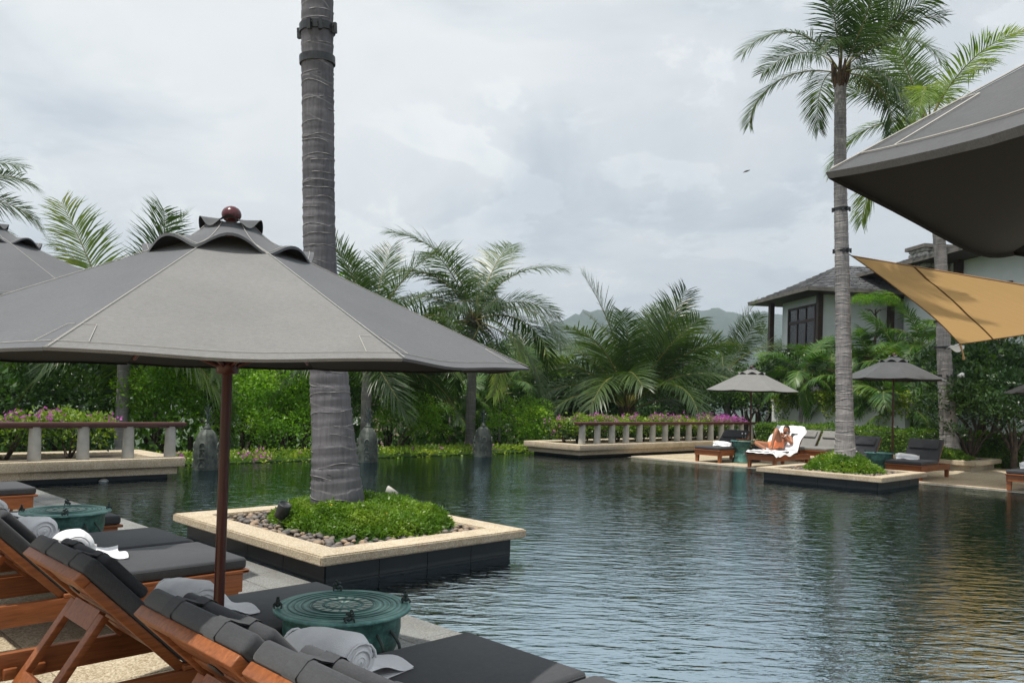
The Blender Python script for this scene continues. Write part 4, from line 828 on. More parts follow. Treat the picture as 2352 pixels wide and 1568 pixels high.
def scars(parent, pts, rad, gap, mat, th, seed, nseg=40):
    g = random.Random(seed); pts = [Vector(p) - Vector(parent.location) for p in pts]; m_ = MB(); s_ = .15; cum = [0]
    for a, b in zip(pts, pts[1:]): cum.append(cum[-1] + (b - a).length)
    while s_ < min(cum[-1] - .1, 9.5):
        k = max(j for j in range(len(cum)) if cum[j] <= s_); k = min(k, len(pts) - 2); f = (s_ - cum[k]) / (cum[k + 1] - cum[k]); p0, p1, p2, p3 = pts[max(k - 1, 0)], pts[k], pts[k + 1], pts[min(k + 2, len(pts) - 1)]
        c = .5 * ((2 * p1) + (p2 - p0) * f + (2 * p0 - 5 * p1 + 4 * p2 - p3) * f * f + (3 * p1 - p0 - 3 * p2 + p3) * f ** 3); r = rad[k] + (rad[k + 1] - rad[k]) * f
        ph, am, p2_, a2 = g.uniform(0, 6.3), r * g.uniform(.05, .22), g.uniform(0, 6.3), r * g.uniform(.02, .07); start = g.uniform(0, 6.3); span = g.uniform(3.2, 6.2); run = []
        for q in range(nseg + 1):
            an = start + span * q / nseg; run.append((an, c + Vector((math.cos(an) * r * 1.004, math.sin(an) * r * 1.004, am * math.sin(an + ph) + a2 * math.sin(3 * an + p2_)))))
        m_.tube([v for _, v in run], [th * (.35 + .9 * abs(math.sin(q * .37 + ph)) * g.uniform(.5, 1.2)) for q in range(nseg + 1)], 4, False)
        s_ += gap * g.uniform(.55, 1.5)
    tag(m_.build('leaf_scars', mat, parent), kind='stuff')
# near trunk in the planter (points read along the photograph's trunk at its own depth)
TD = 8.55
tn = [(778, 1175), (772, 1110), (765, 1000), (758, 900), (752, 800), (742, 700), (735, 600), (732, 450), (731, 300), (729, 130), (729, 0), (731, -200), (736, -500), (745, -900), (760, -1700), (775, -2400)]
tw = [66, 58, 49, 45.5, 43, 40, 38, 37, 37, 37, 37, 36.5, 35, 33, 31, 29]
tpts = [PD(x, y, TD) for x, y in tn]; trad = [w * .985 / FPX * TD for w in tw]
pn = palm('coconut_palm', (tpts[0].x, tpts[0].y, .22), tpts, trad, tpts[-1] + Vector((0, 0, .1)), 'large palm trunk rising from the near planter out of the picture', nf=16, size=1.0, mat=MAT['trunkn'], step=.024, seed=3, amp=.034)
scars(pn, tpts, trad, .105, MAT['scar'], .0042, 5)
def band(parent, c, r, h, name='steel_band', lug=True, mat=None, tilt=.05):
    m_ = MB(); m_.T = Matrix.Translation(c) @ Matrix.Rotation(tilt, 4, 'X') @ Matrix.Rotation(-tilt, 4, 'Y'); m_.lathe([(r, -h / 2), (r + .012, -h / 2), (r + .012, h / 2), (r, h / 2)], 28, smooth=False); b = m_.build(name, mat or MAT['iron'], parent)
    if lug:
        for an in (2.9, -.35, -1.75, -1.2):
            q = MB(); q.T = m_.T @ Matrix.Rotation(an, 4, 'Z'); q.box(r + .013, r + .055, -.018, .018, -h * .9, h * .45); q.tube([(r + .03, -.03, 0), (r + .03, .03, 0)], .007, 6); q.build('lug', MAT['iron'], b)
    return b
for py, lug in ((68, True), (140, False)):
    c = PD(729, py, TD) - pn.location; band(pn, c, .174, .08, lug=lug)
# far planter palm with full crown
pb = [(1940, 1062), (1941, 1020), (1940, 950), (1938, 850), (1936, 700), (1933, 560), (1930, 400), (1930, 250), (1930, 195)]; wb = [27, 22, 19.5, 18, 16.5, 15.5, 14, 13, 13]
DB = 17.7; q_ = [PD(x, y, DB) for x, y in pb]
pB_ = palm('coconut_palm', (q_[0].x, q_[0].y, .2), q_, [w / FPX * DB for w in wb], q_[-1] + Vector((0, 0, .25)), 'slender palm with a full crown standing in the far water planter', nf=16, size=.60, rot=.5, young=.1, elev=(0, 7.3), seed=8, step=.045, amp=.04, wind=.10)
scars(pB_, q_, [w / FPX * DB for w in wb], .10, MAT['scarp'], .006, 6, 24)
for py in (480, 575): band(pB_, PD(1932 if py < 500 else 1934, py, DB) - pB_.location, .138, .07)
pc = [(2182, 1035), (2178, 980), (2172, 880), (2166, 760), (2163, 640), (2155, 520), (2145, 400), (2135, 300)]; wc = [23, 19, 16.5, 14.5, 13.5, 13, 12, 11]
DC = 23.2; q_ = [PD(x, y, DC) for x, y in pc]
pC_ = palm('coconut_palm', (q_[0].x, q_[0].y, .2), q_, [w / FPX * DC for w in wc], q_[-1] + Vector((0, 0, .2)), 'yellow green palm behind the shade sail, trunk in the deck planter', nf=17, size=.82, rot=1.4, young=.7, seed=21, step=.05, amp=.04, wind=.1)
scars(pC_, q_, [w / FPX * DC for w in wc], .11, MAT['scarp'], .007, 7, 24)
for py in (738, 797, 862): band(pC_, PD(2165 if py < 800 else 2170, py, DC) - pC_.location, .182, .06)
def bgpalm(cx, cy, depth, label, zbase, nf, size, seed, lean=0, young=.08, wind=.06, rot=0, elev=(0, 9), tr=.15, key='coco', trunk=True, group='coconut palms', mat=None):
    c = PD(cx, cy, depth); b = Vector((c.x + lean, c.y, zbase)); mid = (b + c) / 2 + Vector((lean * -.15, 0, 0))
    return palm('coconut_palm' if key == 'coco' else 'areca_palm', b, [b, mid, c] if trunk else [], [tr * 1.35, tr, tr * .85], c, label, key, nf, size, wind, rot, young, mat, group, True, elev, .09, seed, amp=.05)
bgpalm(-130, 465, 10.5, 'palm whose dark fronds reach in at the upper left frame edge', -2.6, 16, .33, 31, rot=.4)
bgpalm(286, 800, 20.5, 'palm behind the left balustrade with long arching fronds under the parasol', -3, 22, .90, 41, rot=.2, tr=.16, elev=(0, 8))
bgpalm(845, 815, 23.5, 'palm directly right of the near palm trunk', -4, 22, .95, 52, rot=1.1, tr=.16, elev=(0, 8.2))
bgpalm(1088, 735, 27.5, 'tall palm with wind combed shaggy fronds behind the right stupa lantern', -4, 26, .95, 63, rot=.9, wind=.22, tr=.17, elev=(1.6, 9))
bgpalm(1440, 945, 33, 'broad low palm spreading behind the far bougainvillea hedge', -2.5, 28, 1.27, 74, rot=.5, young=0, elev=(0, 5.6), tr=.22)
bgpalm(1668, 858, 38, 'palm with upright fronds left of the villa', -1.5, 15, .86, 85, lean=.4, rot=.2, tr=.16)
bgpalm(1775, 850, 52, 'distant palm peeping out beside the villa corner post', -1.5, 12, .75, 96, lean=-.6, rot=2.2, tr=.14)
bgpalm(1225, 930, 40, 'mid distance palm filling the gap left of the broad low palm', -6, 20, 1.0, 97, rot=1.2, tr=.15, young=.3)
bgpalm(960, 890, 37, 'mid distance palm between the near trunk and the shaggy palm', -6, 20, .95, 98, rot=.1, tr=.15, young=.2)
bgpalm(1560, 985, 44, 'low palm between the broad palm and the upright palm', -4, 18, .9, 99, rot=2.6, tr=.15)
# feathery garden palms before the villa
for i, (cx, cy, d, nf, sz, lab) in enumerate(((1842, 868, 31.5, 16, .80, 'garden palm with drooping fronds before the villa corner window'), (1908, 862, 33, 14, .85, 'garden palm just left of the far palm trunk'), (1992, 835, 33, 14, .85, 'garden palm just right of the far palm trunk, reaching the villa eaves'),
        (2070, 850, 31, 14, 1.0, 'garden palm behind the dark parasol'), (2115, 800, 32, 13, 1.0, 'tall garden palm below the shade sail'), (2062, 945, 28.5, 13, .95, 'low garden palm just over the hedge behind the dark parasol'), (2290, 800, 26, 13, 1.15, 'garden palm at the right with one great hanging frond'), (1965, 900, 30, 12, .9, 'small garden palm beside the far palm trunk'))):
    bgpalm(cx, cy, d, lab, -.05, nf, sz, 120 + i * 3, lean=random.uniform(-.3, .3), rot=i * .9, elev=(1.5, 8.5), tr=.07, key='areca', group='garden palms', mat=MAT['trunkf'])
bgpalm(1035, 930, 33, 'slim areca palm beside the shaggy palm trunk', -5, 11, 1.0, 177, rot=.3, elev=(2, 9), tr=.06, key='areca', group='garden palms')
bgpalm(1150, 905, 34, 'fan of broad young fronds behind the right stupa lantern', -5, 12, 1.1, 178, rot=1.3, elev=(1, 7), tr=.06, key='areca', group='garden palms')

# ------------------------------------------------------------------ broadleaf trees and shrubs
def crown_mesh(name, n, rx, ry, rz, cz, rmin, rmax, dens, L, wr, mat, seed, droop=.1, up=.35):
    cl = ellips_clumps(n, rx, ry, rz, cz, rmin, rmax, seed); p, a, l_ = clump_pts(cl, dens, L, droop, up); return leafmesh(name, p, a, l_, wr, mat)
CRN = {'lime': [crown_mesh('crown', 36, 2.0, 2.0, 2.0, 2.4, .45, .9, 430, .115, .5, MAT['leafl'], s_, .45, .2) for s_ in (1, 2)],
       'dark': [crown_mesh('crown', 50, 2.0, 2.0, 1.7, 2.2, .4, .8, 230, .17, .5, MAT['leafd'], s_) for s_ in (3, 4)],
       'mid': [crown_mesh('crown', 38, 2.1, 2.1, 1.6, 2.3, .42, .85, 330, .13, .5, MAT['leafm'], s_) for s_ in (5, 6)]}
def tree(px, py, depth, kind, s, label, zbase, sz=1.0, name='broadleaf_tree', group='trees beyond the pool', seed=0):
    """px,py: crown centre"""
    c = PD(px, py, depth); hgt = max(.4, c.z - zbase); t = thing(name, (c.x, c.y, zbase), random.uniform(0, 6), label, 'tree' if name != 'shrub' else 'shrub', group)
    me = CRN[kind][seed % 2]; link('crown', me, t, (0, 0, hgt - 2.3 * s * sz), (0, 0, random.uniform(0, 6)), (s, s, s * sz))
    m_ = MB(); m_.tube([(0, 0, 0), (.1, .05, hgt * .5), (0, 0, hgt - .2)], [.16 * s, .12 * s, .05 * s], 8)
    for q in range(5):
        an = q * 1.3; m_.tube([(0, 0, max(.1, hgt - 1.9 * s * sz)), (.5 * s * math.cos(an), .5 * s * math.sin(an), hgt - .9 * s * sz), (1.1 * s * math.cos(an), 1.1 * s * math.sin(an), hgt - .2)], [.07 * s, .05 * s, .02], 6)
    m_.build('trunk', MAT['stem'], t); return t
for i, a in enumerate([
    (560, 935, 24, 'lime', 1.15, 'round lime green tree behind the parasol pole', -5), (680, 880, 28, 'lime', 1.5, 'tall bright green tree left of the near palm trunk', -6), (650, 985, 22, 'lime', .8, 'small lime shrub just over the low hedge left of the near trunk', -4),
    (440, 985, 22, 'lime', .95, 'lime green shrub beside the left stupa lantern', -4), (360, 900, 30, 'mid', 1.3, 'mid green tree with pale new leaves behind the left balustrade end', -6), (150, 930, 24, 'dark', 1.35, 'dark glossy tree with pale shoots behind the left balustrade', -5),
    (40, 920, 28, 'dark', 1.4, 'dark tree at the left frame edge under the parasol', -5), (240, 890, 34, 'mid', 1.5, 'mid green tree far behind the left palm', -6), (500, 870, 38, 'dark', 1.7, 'dark tree showing behind the round lime tree', -7), (770, 930, 31, 'dark', 1.3, 'dark tree hidden partly by the near palm trunk', -6),
    (900, 960, 27, 'mid', .85, 'mid green shrub between the middle stupa lantern and the shaggy palm', -5), (940, 1000, 25, 'lime', .6, 'small lime bush behind the low hedge at mid pool', -4), (1190, 1000, 27, 'lime', .6, 'small bright bush beside the right stupa lantern', -4), (1120, 960, 40, 'dark', 1.5, 'dark tree behind the shaggy palm trunk', -7),
    (1260, 960, 36, 'dark', 1.3, 'dark tree left of the broad low palm', -6), (1010, 900, 52, 'mid', 1.9, 'far green tree between the middle palms', -9), (1360, 930, 46, 'dark', 1.6, 'dark tree behind the left fronds of the broad low palm', -7),
    (1590, 905, 42, 'mid', 1.35, 'layered green tree between the broad low palm and the pale parasol', -3), (1640, 930, 36, 'mid', 1.0, 'green shrub left of the pale parasol', -2), (1500, 960, 40, 'dark', 1.2, 'dark shrub behind the broad low palm', -4),
    (1740, 935, 38, 'dark', 1.0, 'dark shrub behind the pale parasol', -1), (1712, 912, 48, 'mid', 1.1, 'green tree beside the villa stone pier', -1), (2262, 905, 24.5, 'dark', 1.0, 'dark small leaved tree over the hedge at the right', -.05), (2230, 965, 23, 'dark', .62, 'dark shrub over the hedge behind the deck planter', -.05), (2330, 950, 22.5, 'dark', .6, 'dark shrub over the hedge at the right frame edge', -.05),
    (-60, 950, 20, 'mid', 1.2, 'green tree outside the left end of the balustrade', -4), (820, 870, 60, 'dark', 2.2, 'large far tree behind the middle palms', -10), (620, 900, 60, 'mid', 2.2, 'large far tree behind the bright green trees', -10), (1180, 880, 70, 'mid', 2.0, 'far tree behind the fan of young fronds', -10)]):
    tree(*a, seed=i)
# spotlights in the planters
def spot(loc, rz, label):
    t = thing('garden_spotlight', loc, rz, label, 'spotlight'); m_ = MB(); m_.T = Matrix.Translation((0, 0, .17)) @ Matrix.Rotation(R(25), 4, 'Y'); m_.lathe([(.0, -.07), (.062, -.07), (.066, -.065), (.066, .075), (.06, .085), (.055, .078), (0, .07)], 20); m_.build('lamp_head', MAT['iron'], t)
    MB().lathe([(.04, -.02), (.038, .03), (.03, .11), (.022, .13)], 14).build('stake', MAT['iron'], t); return t
for px, py, z, rz, lab in ((648, 1212, .22, -.6, 'black spotlight on pebbles at the left of the near palm trunk'), (1912, 1060, .36, .3, 'black spotlight in the far water planter beside the palm trunk')):
    c = P(px, py, z); spot(c, rz, lab)
c = PD(900, 1133, 9.6); t = thing('tilted_floodlight', (c.x, c.y, .33), .4, 'pale lens of a tilted floodlight behind the near groundcover', 'spotlight'); m_ = MB(); m_.T = Matrix.Translation((0, 0, .13)) @ Matrix.Rotation(R(35), 4, 'Y'); m_.lathe([(0, -.05), (.06, -.05), (.075, 0), (.075, .03), (.065, .03), (.06, .012), (0, .01)], 20); m_.build('lamp_head', MAT['column'], t); MB().tube([(0, 0, 0), (0, 0, .12)], .015, 8).build('stake', MAT['iron'], t)
# ------------------------------------------------------------------ villa
VU = Vector((-.125, .992, 0)); VV = Vector((.992, .125, 0))
VROT = math.atan2(VV.y, VV.x)
K1 = P(1857, 665, 6.5) + VV * 1.2 + VU * 1.2; K1 = Vector((K1.x, K1.y, 0))          # corner post of the left wing
def villa_block(org, name, lab, wlen, dlen, zf, ze, over, ridge, win, chimney=None):
    """local x = VV (right), local y = VU (away); window wall on x=0 running along y"""
    t = thing(name, org, VROT, lab, 'villa')
    MB().box(0, wlen, 0, dlen, zf, ze).build('wall', MAT['wallw'], t)
    for (x, y) in ((-.12, -.12), (-.45, dlen + .25)): MB().box(x - .11, x + .11, y - .11, y + .11, zf - 1.0, ze + .1).build('corner_post', MAT['wdark'], t)
    # window wall
    for (y0, y1, z0, z1, nx) in win:
        w_ = MB()
        fr = .09
        for a in ((y0 - fr, y0, z0 - fr, z1 + fr), (y1, y1 + fr, z0 - fr, z1 + fr), (y0, y1, z1, z1 + fr), (y0, y1, z0 - fr, z0)): w_.box(-.10, -.003, a[0], a[1], a[2], a[3])
        fo = w_.build('window', MAT['wdark'], t); zm = z0 + (z1 - z0) * .68
        MB().box(-.085, -.004, y0, y1, zm - .07, zm + .07).build('transom', MAT['wdark'], fo)
        for k in range(nx):
            ya, yb = y0 + (y1 - y0) * k / nx, y0 + (y1 - y0) * (k + 1) / nx
            for za, zb in ((z0, zm - .07), (zm + .07, z1)): MB().box(-.045, -.04, ya + .03, yb - .03, za, zb).build('pane', MAT['glass'], fo)
            if k: MB().box(-.08, -.005, ya - .03, ya + .03, z0, z1).build('mullion', MAT['wdark'], fo)
        MB().box(-.03, -.006, y0, y1, z0, z1).build('curtain', MAT['curtain'], fo)
        rl = MB().box(-.42, -.38, y0 - .3, y1 + .3, z0 + .02, z0 + .07).build('window_rail', MAT['wdark'], t)
        for q in range(6): yy = y0 - .2 + (y1 - y0 + .4) * q / 5; MB().box(-.415, -.385, yy - .015, yy + .015, z0 - .42, z0 + .0195).build('rail_post', MAT['wdark'], rl)
    # hip roof with real shingle courses
    x0, x1, y0, y1 = -over, wlen + over, -over, dlen + over; hx = min(x1 - x0, y1 - y0) / 2
    rx0, rx1, ry0, ry1 = x0 + hx, x1 - hx, y0 + hx, y1 - hx
    r_ = MB(); r_.poly([(x0, y0, ze), (x1, y0, ze), (x1, y1, ze), (x0, y1, ze)]); rf = r_.build('roof', MAT['soffit'], t)
    fa = MB(); fa.box(x0 - .03, x1 + .03, y0 - .03, y0, ze - .02, ze + .13); fa.box(x0 - .03, x0, y0, y1, ze - .02, ze + .13); fa.box(x0 - .03, x1 + .03, y1, y1 + .03, ze - .02, ze + .13); fa.build('fascia', MAT['fascia'], rf)
    sh = MB(); nc = int(hx / .21)
    A = [((x0, y1), (x0, y0), (rx0, ry1), (rx0, ry0)), ((x0, y0), (x1, y0), (rx0, ry0), (rx1, ry0)), ((x1, y0), (x1, y1), (rx1, ry0), (rx1, ry1)), ((x1, y1), (x0, y1), (rx1, ry1), (rx0, ry1))]
    for (e0, e1, f0, f1) in A:
        for c in range(nc):
            for tt, dz in (((c / nc, (c + 1.12) / nc), .045),):
                def ep(t_, s_): ax, ay = e0[0] + (f0[0] - e0[0]) * t_, e0[1] + (f0[1] - e0[1]) * t_; bx_, by = e1[0] + (f1[0] - e1[0]) * t_, e1[1] + (f1[1] - e1[1]) * t_; zz = ze + .10 + ridge * (max(0, t_) ** 1.1); return Vector((ax + (bx_ - ax) * s_, ay + (by - ay) * s_, zz))
                W_ = (ep(tt[0], 1) - ep(tt[0], 0)).length; ns = max(1, int(W_ / .34))
                for s_ in range(ns):
                    a0, a1 = (s_ + .04) / ns, (s_ + .96) / ns; lift = random.uniform(.03, .055)
                    p0, p1, p2, p3 = ep(tt[0] - .02 * random.random(), a0), ep(tt[0], a1), ep(min(1, tt[1]), a1), ep(min(1, tt[1]), a0); up_ = Vector((0, 0, lift))
                    sh._add([p0 + up_, p1 + up_, p2 + Vector((0, 0, .006)), p3 + Vector((0, 0, .006)), p0, p1], [(0, 1, 2, 3), (4, 5, 1, 0)])
    tag(sh.build('shingles', MAT['roof'], rf), kind='stuff')
    b_ = MB()
    for (e0, e1, f0, f1) in A: b_.poly([(e0[0], e0[1], ze + .01), (e1[0], e1[1], ze + .01), (f1[0], f1[1], ze - .04 + ridge), (f0[0], f0[1], ze - .04 + ridge)])
    b_.build('underlay', MAT['soffit'], rf)
    return t, rf
V1, rf1 = villa_block(K1, 'villa_wing', 'white villa wing with a shingled hip roof and tall corner window', 7.5, 3.7, 3.75, 6.5, 1.2, 1.55, [(.4, 2.85, 4.15, 6.05, 3)])
def stones(parent, x0, x1, y0, y1, z0, z1, s, faces='xy', name='stone_pier'):
    core = MB().box(x0 + .05, x1 - .05, y0 + .05, y1 - .05, z0, z1).build(name, MAT['mortar'], parent)
    z = z0
    while z < z1 - .05:
        h = s * random.uniform(.8, 1.25)
        for ax in faces:
            lo, hi = (y0, y1) if ax == 'x' else (x0, x1); q = lo + random.uniform(-.1, 0)
            while q < hi - .03:
                w_ = s * random.uniform(.8, 1.6); cc = min(max(q + w_ / 2, lo + .06), hi - .06)
                loc = (x0 + .05, cc, z + h / 2) if ax == 'x' else (cc, y0 + .05, z + h / 2); sc = (.10, w_ * .52, h * .54) if ax == 'x' else (w_ * .52, .10, h * .54)
                link('stone', STN[random.randrange(4)], core, loc, (random.uniform(-.3, .3), 0, 0) if ax == 'x' else (0, random.uniform(-.3, .3), 0), sc); q += w_ * 1.02
        z += h * 1.0
    return core
STN = []
for k in range(4):
    b_ = MB(); b_.ball((0, 0, 0), 1, 1); g = np.random.default_rng(40 + k); b_.v = [tuple(np.sign(v) * np.abs(np.array(v)) ** .7 * (1 + g.uniform(-.12, .12))) for v in b_.v]; b_.sm = [False] * len(b_.sm); STN.append(b_.mesh('stone', MAT['fstone']))
stones(V1, -.35, .35, 3.5, 4.2, -.05, 3.4, .26); stones(V1, -.3, .3, -.4, .2, -.05, 3.4, .26)
MB().box(-.7, 8, -.7, 4.3, 3.42, 3.74).build('floor_slab', MAT['wallw'], V1); MB().box(.6, 8, .6, 4.0, -.05, 3.4).build('lower_wall', MAT['wallw'], V1)
for k, (y0, y1) in enumerate(((.9, 2.0), (2.3, 3.6))): w_ = MB().box(.52, .598, y0, y1, .3, 2.6).build('window', MAT['wdark'], V1); MB().box(.50, .519, y0 + .1, y1 - .1, .4, 2.5).build('pane', MAT['glass'], w_)
# main block, nearer on the right
K2 = P(1961, 638, 7.45); O2 = Vector((K2.x, K2.y, 0)) + VV * 1.5 - VU * 14.5
V2, rf2 = villa_block(O2, 'villa_main', 'white main villa block with dark eaves and stone chimney behind the sails', 9.0, 13.0, 3.9, 7.45, 1.5, 2.3, [(3.2, 4.6, 4.9, 6.2, 2), (6.6, 7.6, 5.0, 6.2, 1)])
for y in (1.6, 5.4, 9.3): MB().box(-.24, .02, y - .14, y + .14, 3.2, 7.5).build('wall_post', MAT['wdark'], V2)
MB().box(.5, 9, .3, 12.9, -.05, 3.89).build('lower_wall', MAT['wallw'], V2)
stones(V2, -.5, .45, 2.5, 5.2, -.05, 3.85, .3, 'xy')
chm = PD(2136, 575, 33); lc = V2.matrix_world.inverted() @ chm if False else (Matrix.Rotation(-VROT, 4, 'Z') @ (chm - O2))
stones(rf2, lc.x - .5, lc.x + .5, lc.y - .5, lc.y + .5, 7.6, lc.z - .05, .22, 'xy', 'chimney') if False else None
ch = thing('stone_chimney', (chm.x, chm.y, 6.8), VROT, 'square stone chimney with a flat cap rising behind the main eaves', 'chimney'); stones(ch, -.55, .55, -.5, .5, 0, chm.z - 6.8, .22, 'xy', 'shaft'); MB().box(-.68, .68, -.65, .65, chm.z - 6.8, chm.z - 6.66).build('cap', MAT['fascia'], ch)
# balcony planting and white garden wall with hanging vines
def vines(name, lab, p0, p1, z0, z1, n, L, mat, thick=.5):
    a_, b_ = Vector(p0), Vector(p1); t = thing(name, ((a_ + b_) / 2)[:2] + (z0,), 0, lab, 'plant'); s_ = RNG.random(n); d = np.array(b_ - a_); nn = np.array([-d[1], d[0], 0]) / np.linalg.norm(d)
    hang = .5 + .5 * np.sin(s_ * 23) * np.sin(s_ * 9 + 1); p = np.array(a_) + s_[:, None] * d + nn * (RNG.normal(size=n) * thick * .4)[:, None]; u = RNG.random(n) ** .6; p[:, 2] = z1 - (z1 - z0) * (1 - u) * (.35 + .65 * hang) + .04 * RNG.normal(size=n)
    tag(link('foliage', leafmesh('foliage', p - np.array(t.location), RNG.normal(size=p.shape) + np.array([0, 0, -.2]), L * (.7 + .6 * RNG.random(n)), .55, mat), t), kind='stuff'); return t
def gw(px, d): c = PD(px, 950, d); return Vector((c.x, c.y, 0))
wa, wb_ = gw(1778, 33.5), gw(2085, 27.5); dv = (wb_ - wa); ang = math.atan2(dv.y, dv.x)
t = thing('garden_wall', wa, ang, 'low white garden wall with trailing vines behind the clipped hedge', 'wall'); MB().box(0, dv.length, -.12, .12, .55, 1.75).build('panel', MAT['white'], t); MB().box(0, dv.length, -.16, .16, .2, .549).build('timber_base', MAT['pole'], t); MB().box(-.02, dv.length + .02, -.17, .17, 1.75, 1.83).build('coping', MAT['column'], t)
for q in range(5): MB().box(dv.length * q / 4 - .16, dv.length * q / 4 + .16, -.2, .2, -.05, .2 if q % 2 else .199).build('footing', MAT['mortar'], t)
vines('trailing_vine', 'trailing green vine spilling over the white garden wall', wa + Vector((-.1, -.3, 0)), wb_ + Vector((-.1, -.3, 0)), .95, 2.15, 5200, .10, MAT['leafb'], .35)
e0 = K1 - VV * .7 - VU * .7; e1 = K1 - VV * .7 + VU * 4.3; vines('balcony_planting', 'green planting spilling from the villa balcony edge under the window', e0, e1, 3.15, 4.0, 3600, .12, MAT['leafm'], .4)
e2 = K1 - VV * .7 - VU * .7 + VV * 5; vines('balcony_planting', 'green planting along the villa balcony right of the corner post', e0, e2, 3.2, 4.0, 2600, .12, MAT['leafm'], .4)
c = PD(2010, 675, 33); tz = tree(2010, 700, 33.5, 'lime', .38, 'lime shrub on the villa roof terrace under the main eaves', 4.2, .6, 'shrub', None, 1)
c = P(1823, 972, .6); sb = thing('notice_board', (c.x, c.y, -.05), R(-10), 'plain white board standing behind the clipped hedge', 'sign'); MB().box(-.24, .24, -.02, .02, .75, 1.22).build('panel', MAT['white'], sb); MB().box(-.03, .03, -.019, .019, 0, .75).build('post', MAT['iron'], sb)

# ------------------------------------------------------------------ village roofs and pole beyond the pool
def hut(px, py, d, w_, dp, h, rz, lab, zb):
    c = PD(px, py, d); t = thing('village_house', (c.x, c.y, zb), rz, lab, 'house'); top = c.z - zb; MB().box(-w_ / 2 + .4, w_ / 2 - .4, -dp / 2 + .4, dp / 2 - .4, 0, top - h).build('wall', MAT['white'], t)
    r_ = MB(); nr = 11
    for sg in (-1, 1):
        for k in range(nr):
            y0, y1 = sg * dp / 2 * (1 - k / nr), sg * dp / 2 * (1 - (k + 1.1) / nr); z0, z1 = top - h + h * k / nr + .06, top - h + h * (k + 1.1) / nr; r_.quad((-w_ / 2, y0, z0), (w_ / 2, y0, z0), (w_ / 2, y1, z1), (-w_ / 2, y1, z1)); r_.quad((-w_ / 2, y0, z0 - .08), (w_ / 2, y0, z0 - .08), (w_ / 2, y0, z0), (-w_ / 2, y0, z0))
    rf = r_.build('roof', MAT['tile'], t)
    for sx in (-1, 1):
        g_ = MB(); x = sx * (w_ / 2 + .03)
        for sg in (-1, 1): g_.box(x - .05, x + .05, 0, 1, 0, 1) if False else g_._add([(x - .05, sg * dp / 2, top - h - .1), (x + .05, sg * dp / 2, top - h - .1), (x + .05, 0, top + .02), (x - .05, 0, top + .02), (x - .05, sg * dp / 2, top - h + .25), (x + .05, sg * dp / 2, top - h + .25), (x + .05, 0, top + .35), (x - .05, 0, top + .35)], [(0, 1, 2, 3), (4, 7, 6, 5), (0, 3, 7, 4), (1, 5, 6, 2), (0, 4, 5, 1)])
        g_.build('gable_board', MAT['white'], rf); MB().poly([(sx * (w_ / 2 - .4), -dp / 2 + .4, top - h), (sx * (w_ / 2 - .4), dp / 2 - .4, top - h), (sx * (w_ / 2 - .4), 0, top - .35)]).build('gable_wall', MAT['white'], t)
    w2 = MB().box(-.5, .5, -dp / 2 + .36, -dp / 2 + .399, top - h - 1.7, top - h - .6).build('window', MAT['wdark'], t); MB().box(-.42, .42, -dp / 2 + .345, -dp / 2 + .359, top - h - 1.62, top - h - .68).build('pane', MAT['glass'], w2)
hut(955, 905, 58, 9, 7, 2.6, .5, 'brown tiled village house with white gable boards behind the middle palms', -8); hut(985, 955, 46, 7, 5.5, 2.2, -.4, 'lower brown tiled roof with white gable right of the first village house', -8); hut(1150, 985, 62, 8, 6, 2.4, .9, 'far brown tiled roof behind the right stupa lantern', -9)
for px, d, lab in ((1036, 42, 'grey utility pole with crossarms right of the village roofs'), (1165, 45, 'grey utility pole behind the right stupa lantern'), (1741, 46, 'grey utility pole left of the villa stone pier')):
    c = PD(px, 985 if px < 1700 else 905, d); t = thing('utility_pole', (c.x, c.y, -8), .3, lab, 'utility pole'); hp = c.z + 8; MB().tube([(0, 0, 0), (0, 0, hp)], [.16, .11], 10).build('post', MAT['column'], t)
    for k, z in enumerate((hp - .25, hp - .95)): ca = MB().box(-.9, .9, -.05, .05, z, z + .1).build('crossarm', MAT['column'], t); [MB().lathe([(.0, z + .22), (.04, z + .2), (.055, z + .14), (.03, z + .1)], 8, (x, 0, 0)).build('insulator', MAT['iron'], ca) for x in (-.8, -.35, .35, .8)]

# ------------------------------------------------------------------ shade sail
S1, S2, S3 = PD(1957, 588, 17.75), PD(2205, 790, 22.6), PD(2690, 713, 14.0)
def sailpt(u, v):                                           # u along S1->S3 side, v towards S2
    a, b, c = 1 - u - v, v, u; p = S1 * a + S2 * b + S3 * c; cen = (S1 + S2 + S3) / 3
    pull = 4 * (a * b * .30 + b * c * .06 + c * a * .015); p = p + (cen - p) * pull * (1 if min(a, b, c) < 1 else 1); p.z -= .9 * a * b + .25 * b * c; an_ = math.atan2(v, max(u, 1e-4)); rr_ = u + v; p.z += .035 * math.sin(an_ * 17) * math.exp(-rr_ * 3.0) * min(1, rr_ * 9) + .03 * math.sin(an_ * 9 + 2) * rr_ * (1 - rr_) * 2; return p
t = thing('shade_sail', S1, 0, 'tan triangular shade sail slung between the far palm trunks', 'shade sail'); m_ = MB(); nn_ = 26; idx = {}
for i in range(nn_ + 1):
    for j in range(nn_ + 1 - i): idx[i, j] = len(m_.v); m_.v.append(tuple(sailpt(i / nn_, j / nn_) - S1))
for i in range(nn_):
    for j in range(nn_ - i):
        m_.f.append([idx[i, j], idx[i + 1, j], idx[i, j + 1]]); m_.sm.append(True)
        if j < nn_ - i - 1: m_.f.append([idx[i + 1, j], idx[i + 1, j + 1], idx[i, j + 1]]); m_.sm.append(True)
so = m_.build('sail_cloth', MAT['sail'], t)
MB().tube([sailpt(.23 + .03 * math.sin(s_ * 3), s_ * .76) - S1 + Vector((0, -.01, 0)) for s_ in np.linspace(0, 1, 14)], .022, 5, False).build('seam', MAT['sailseam'], t)
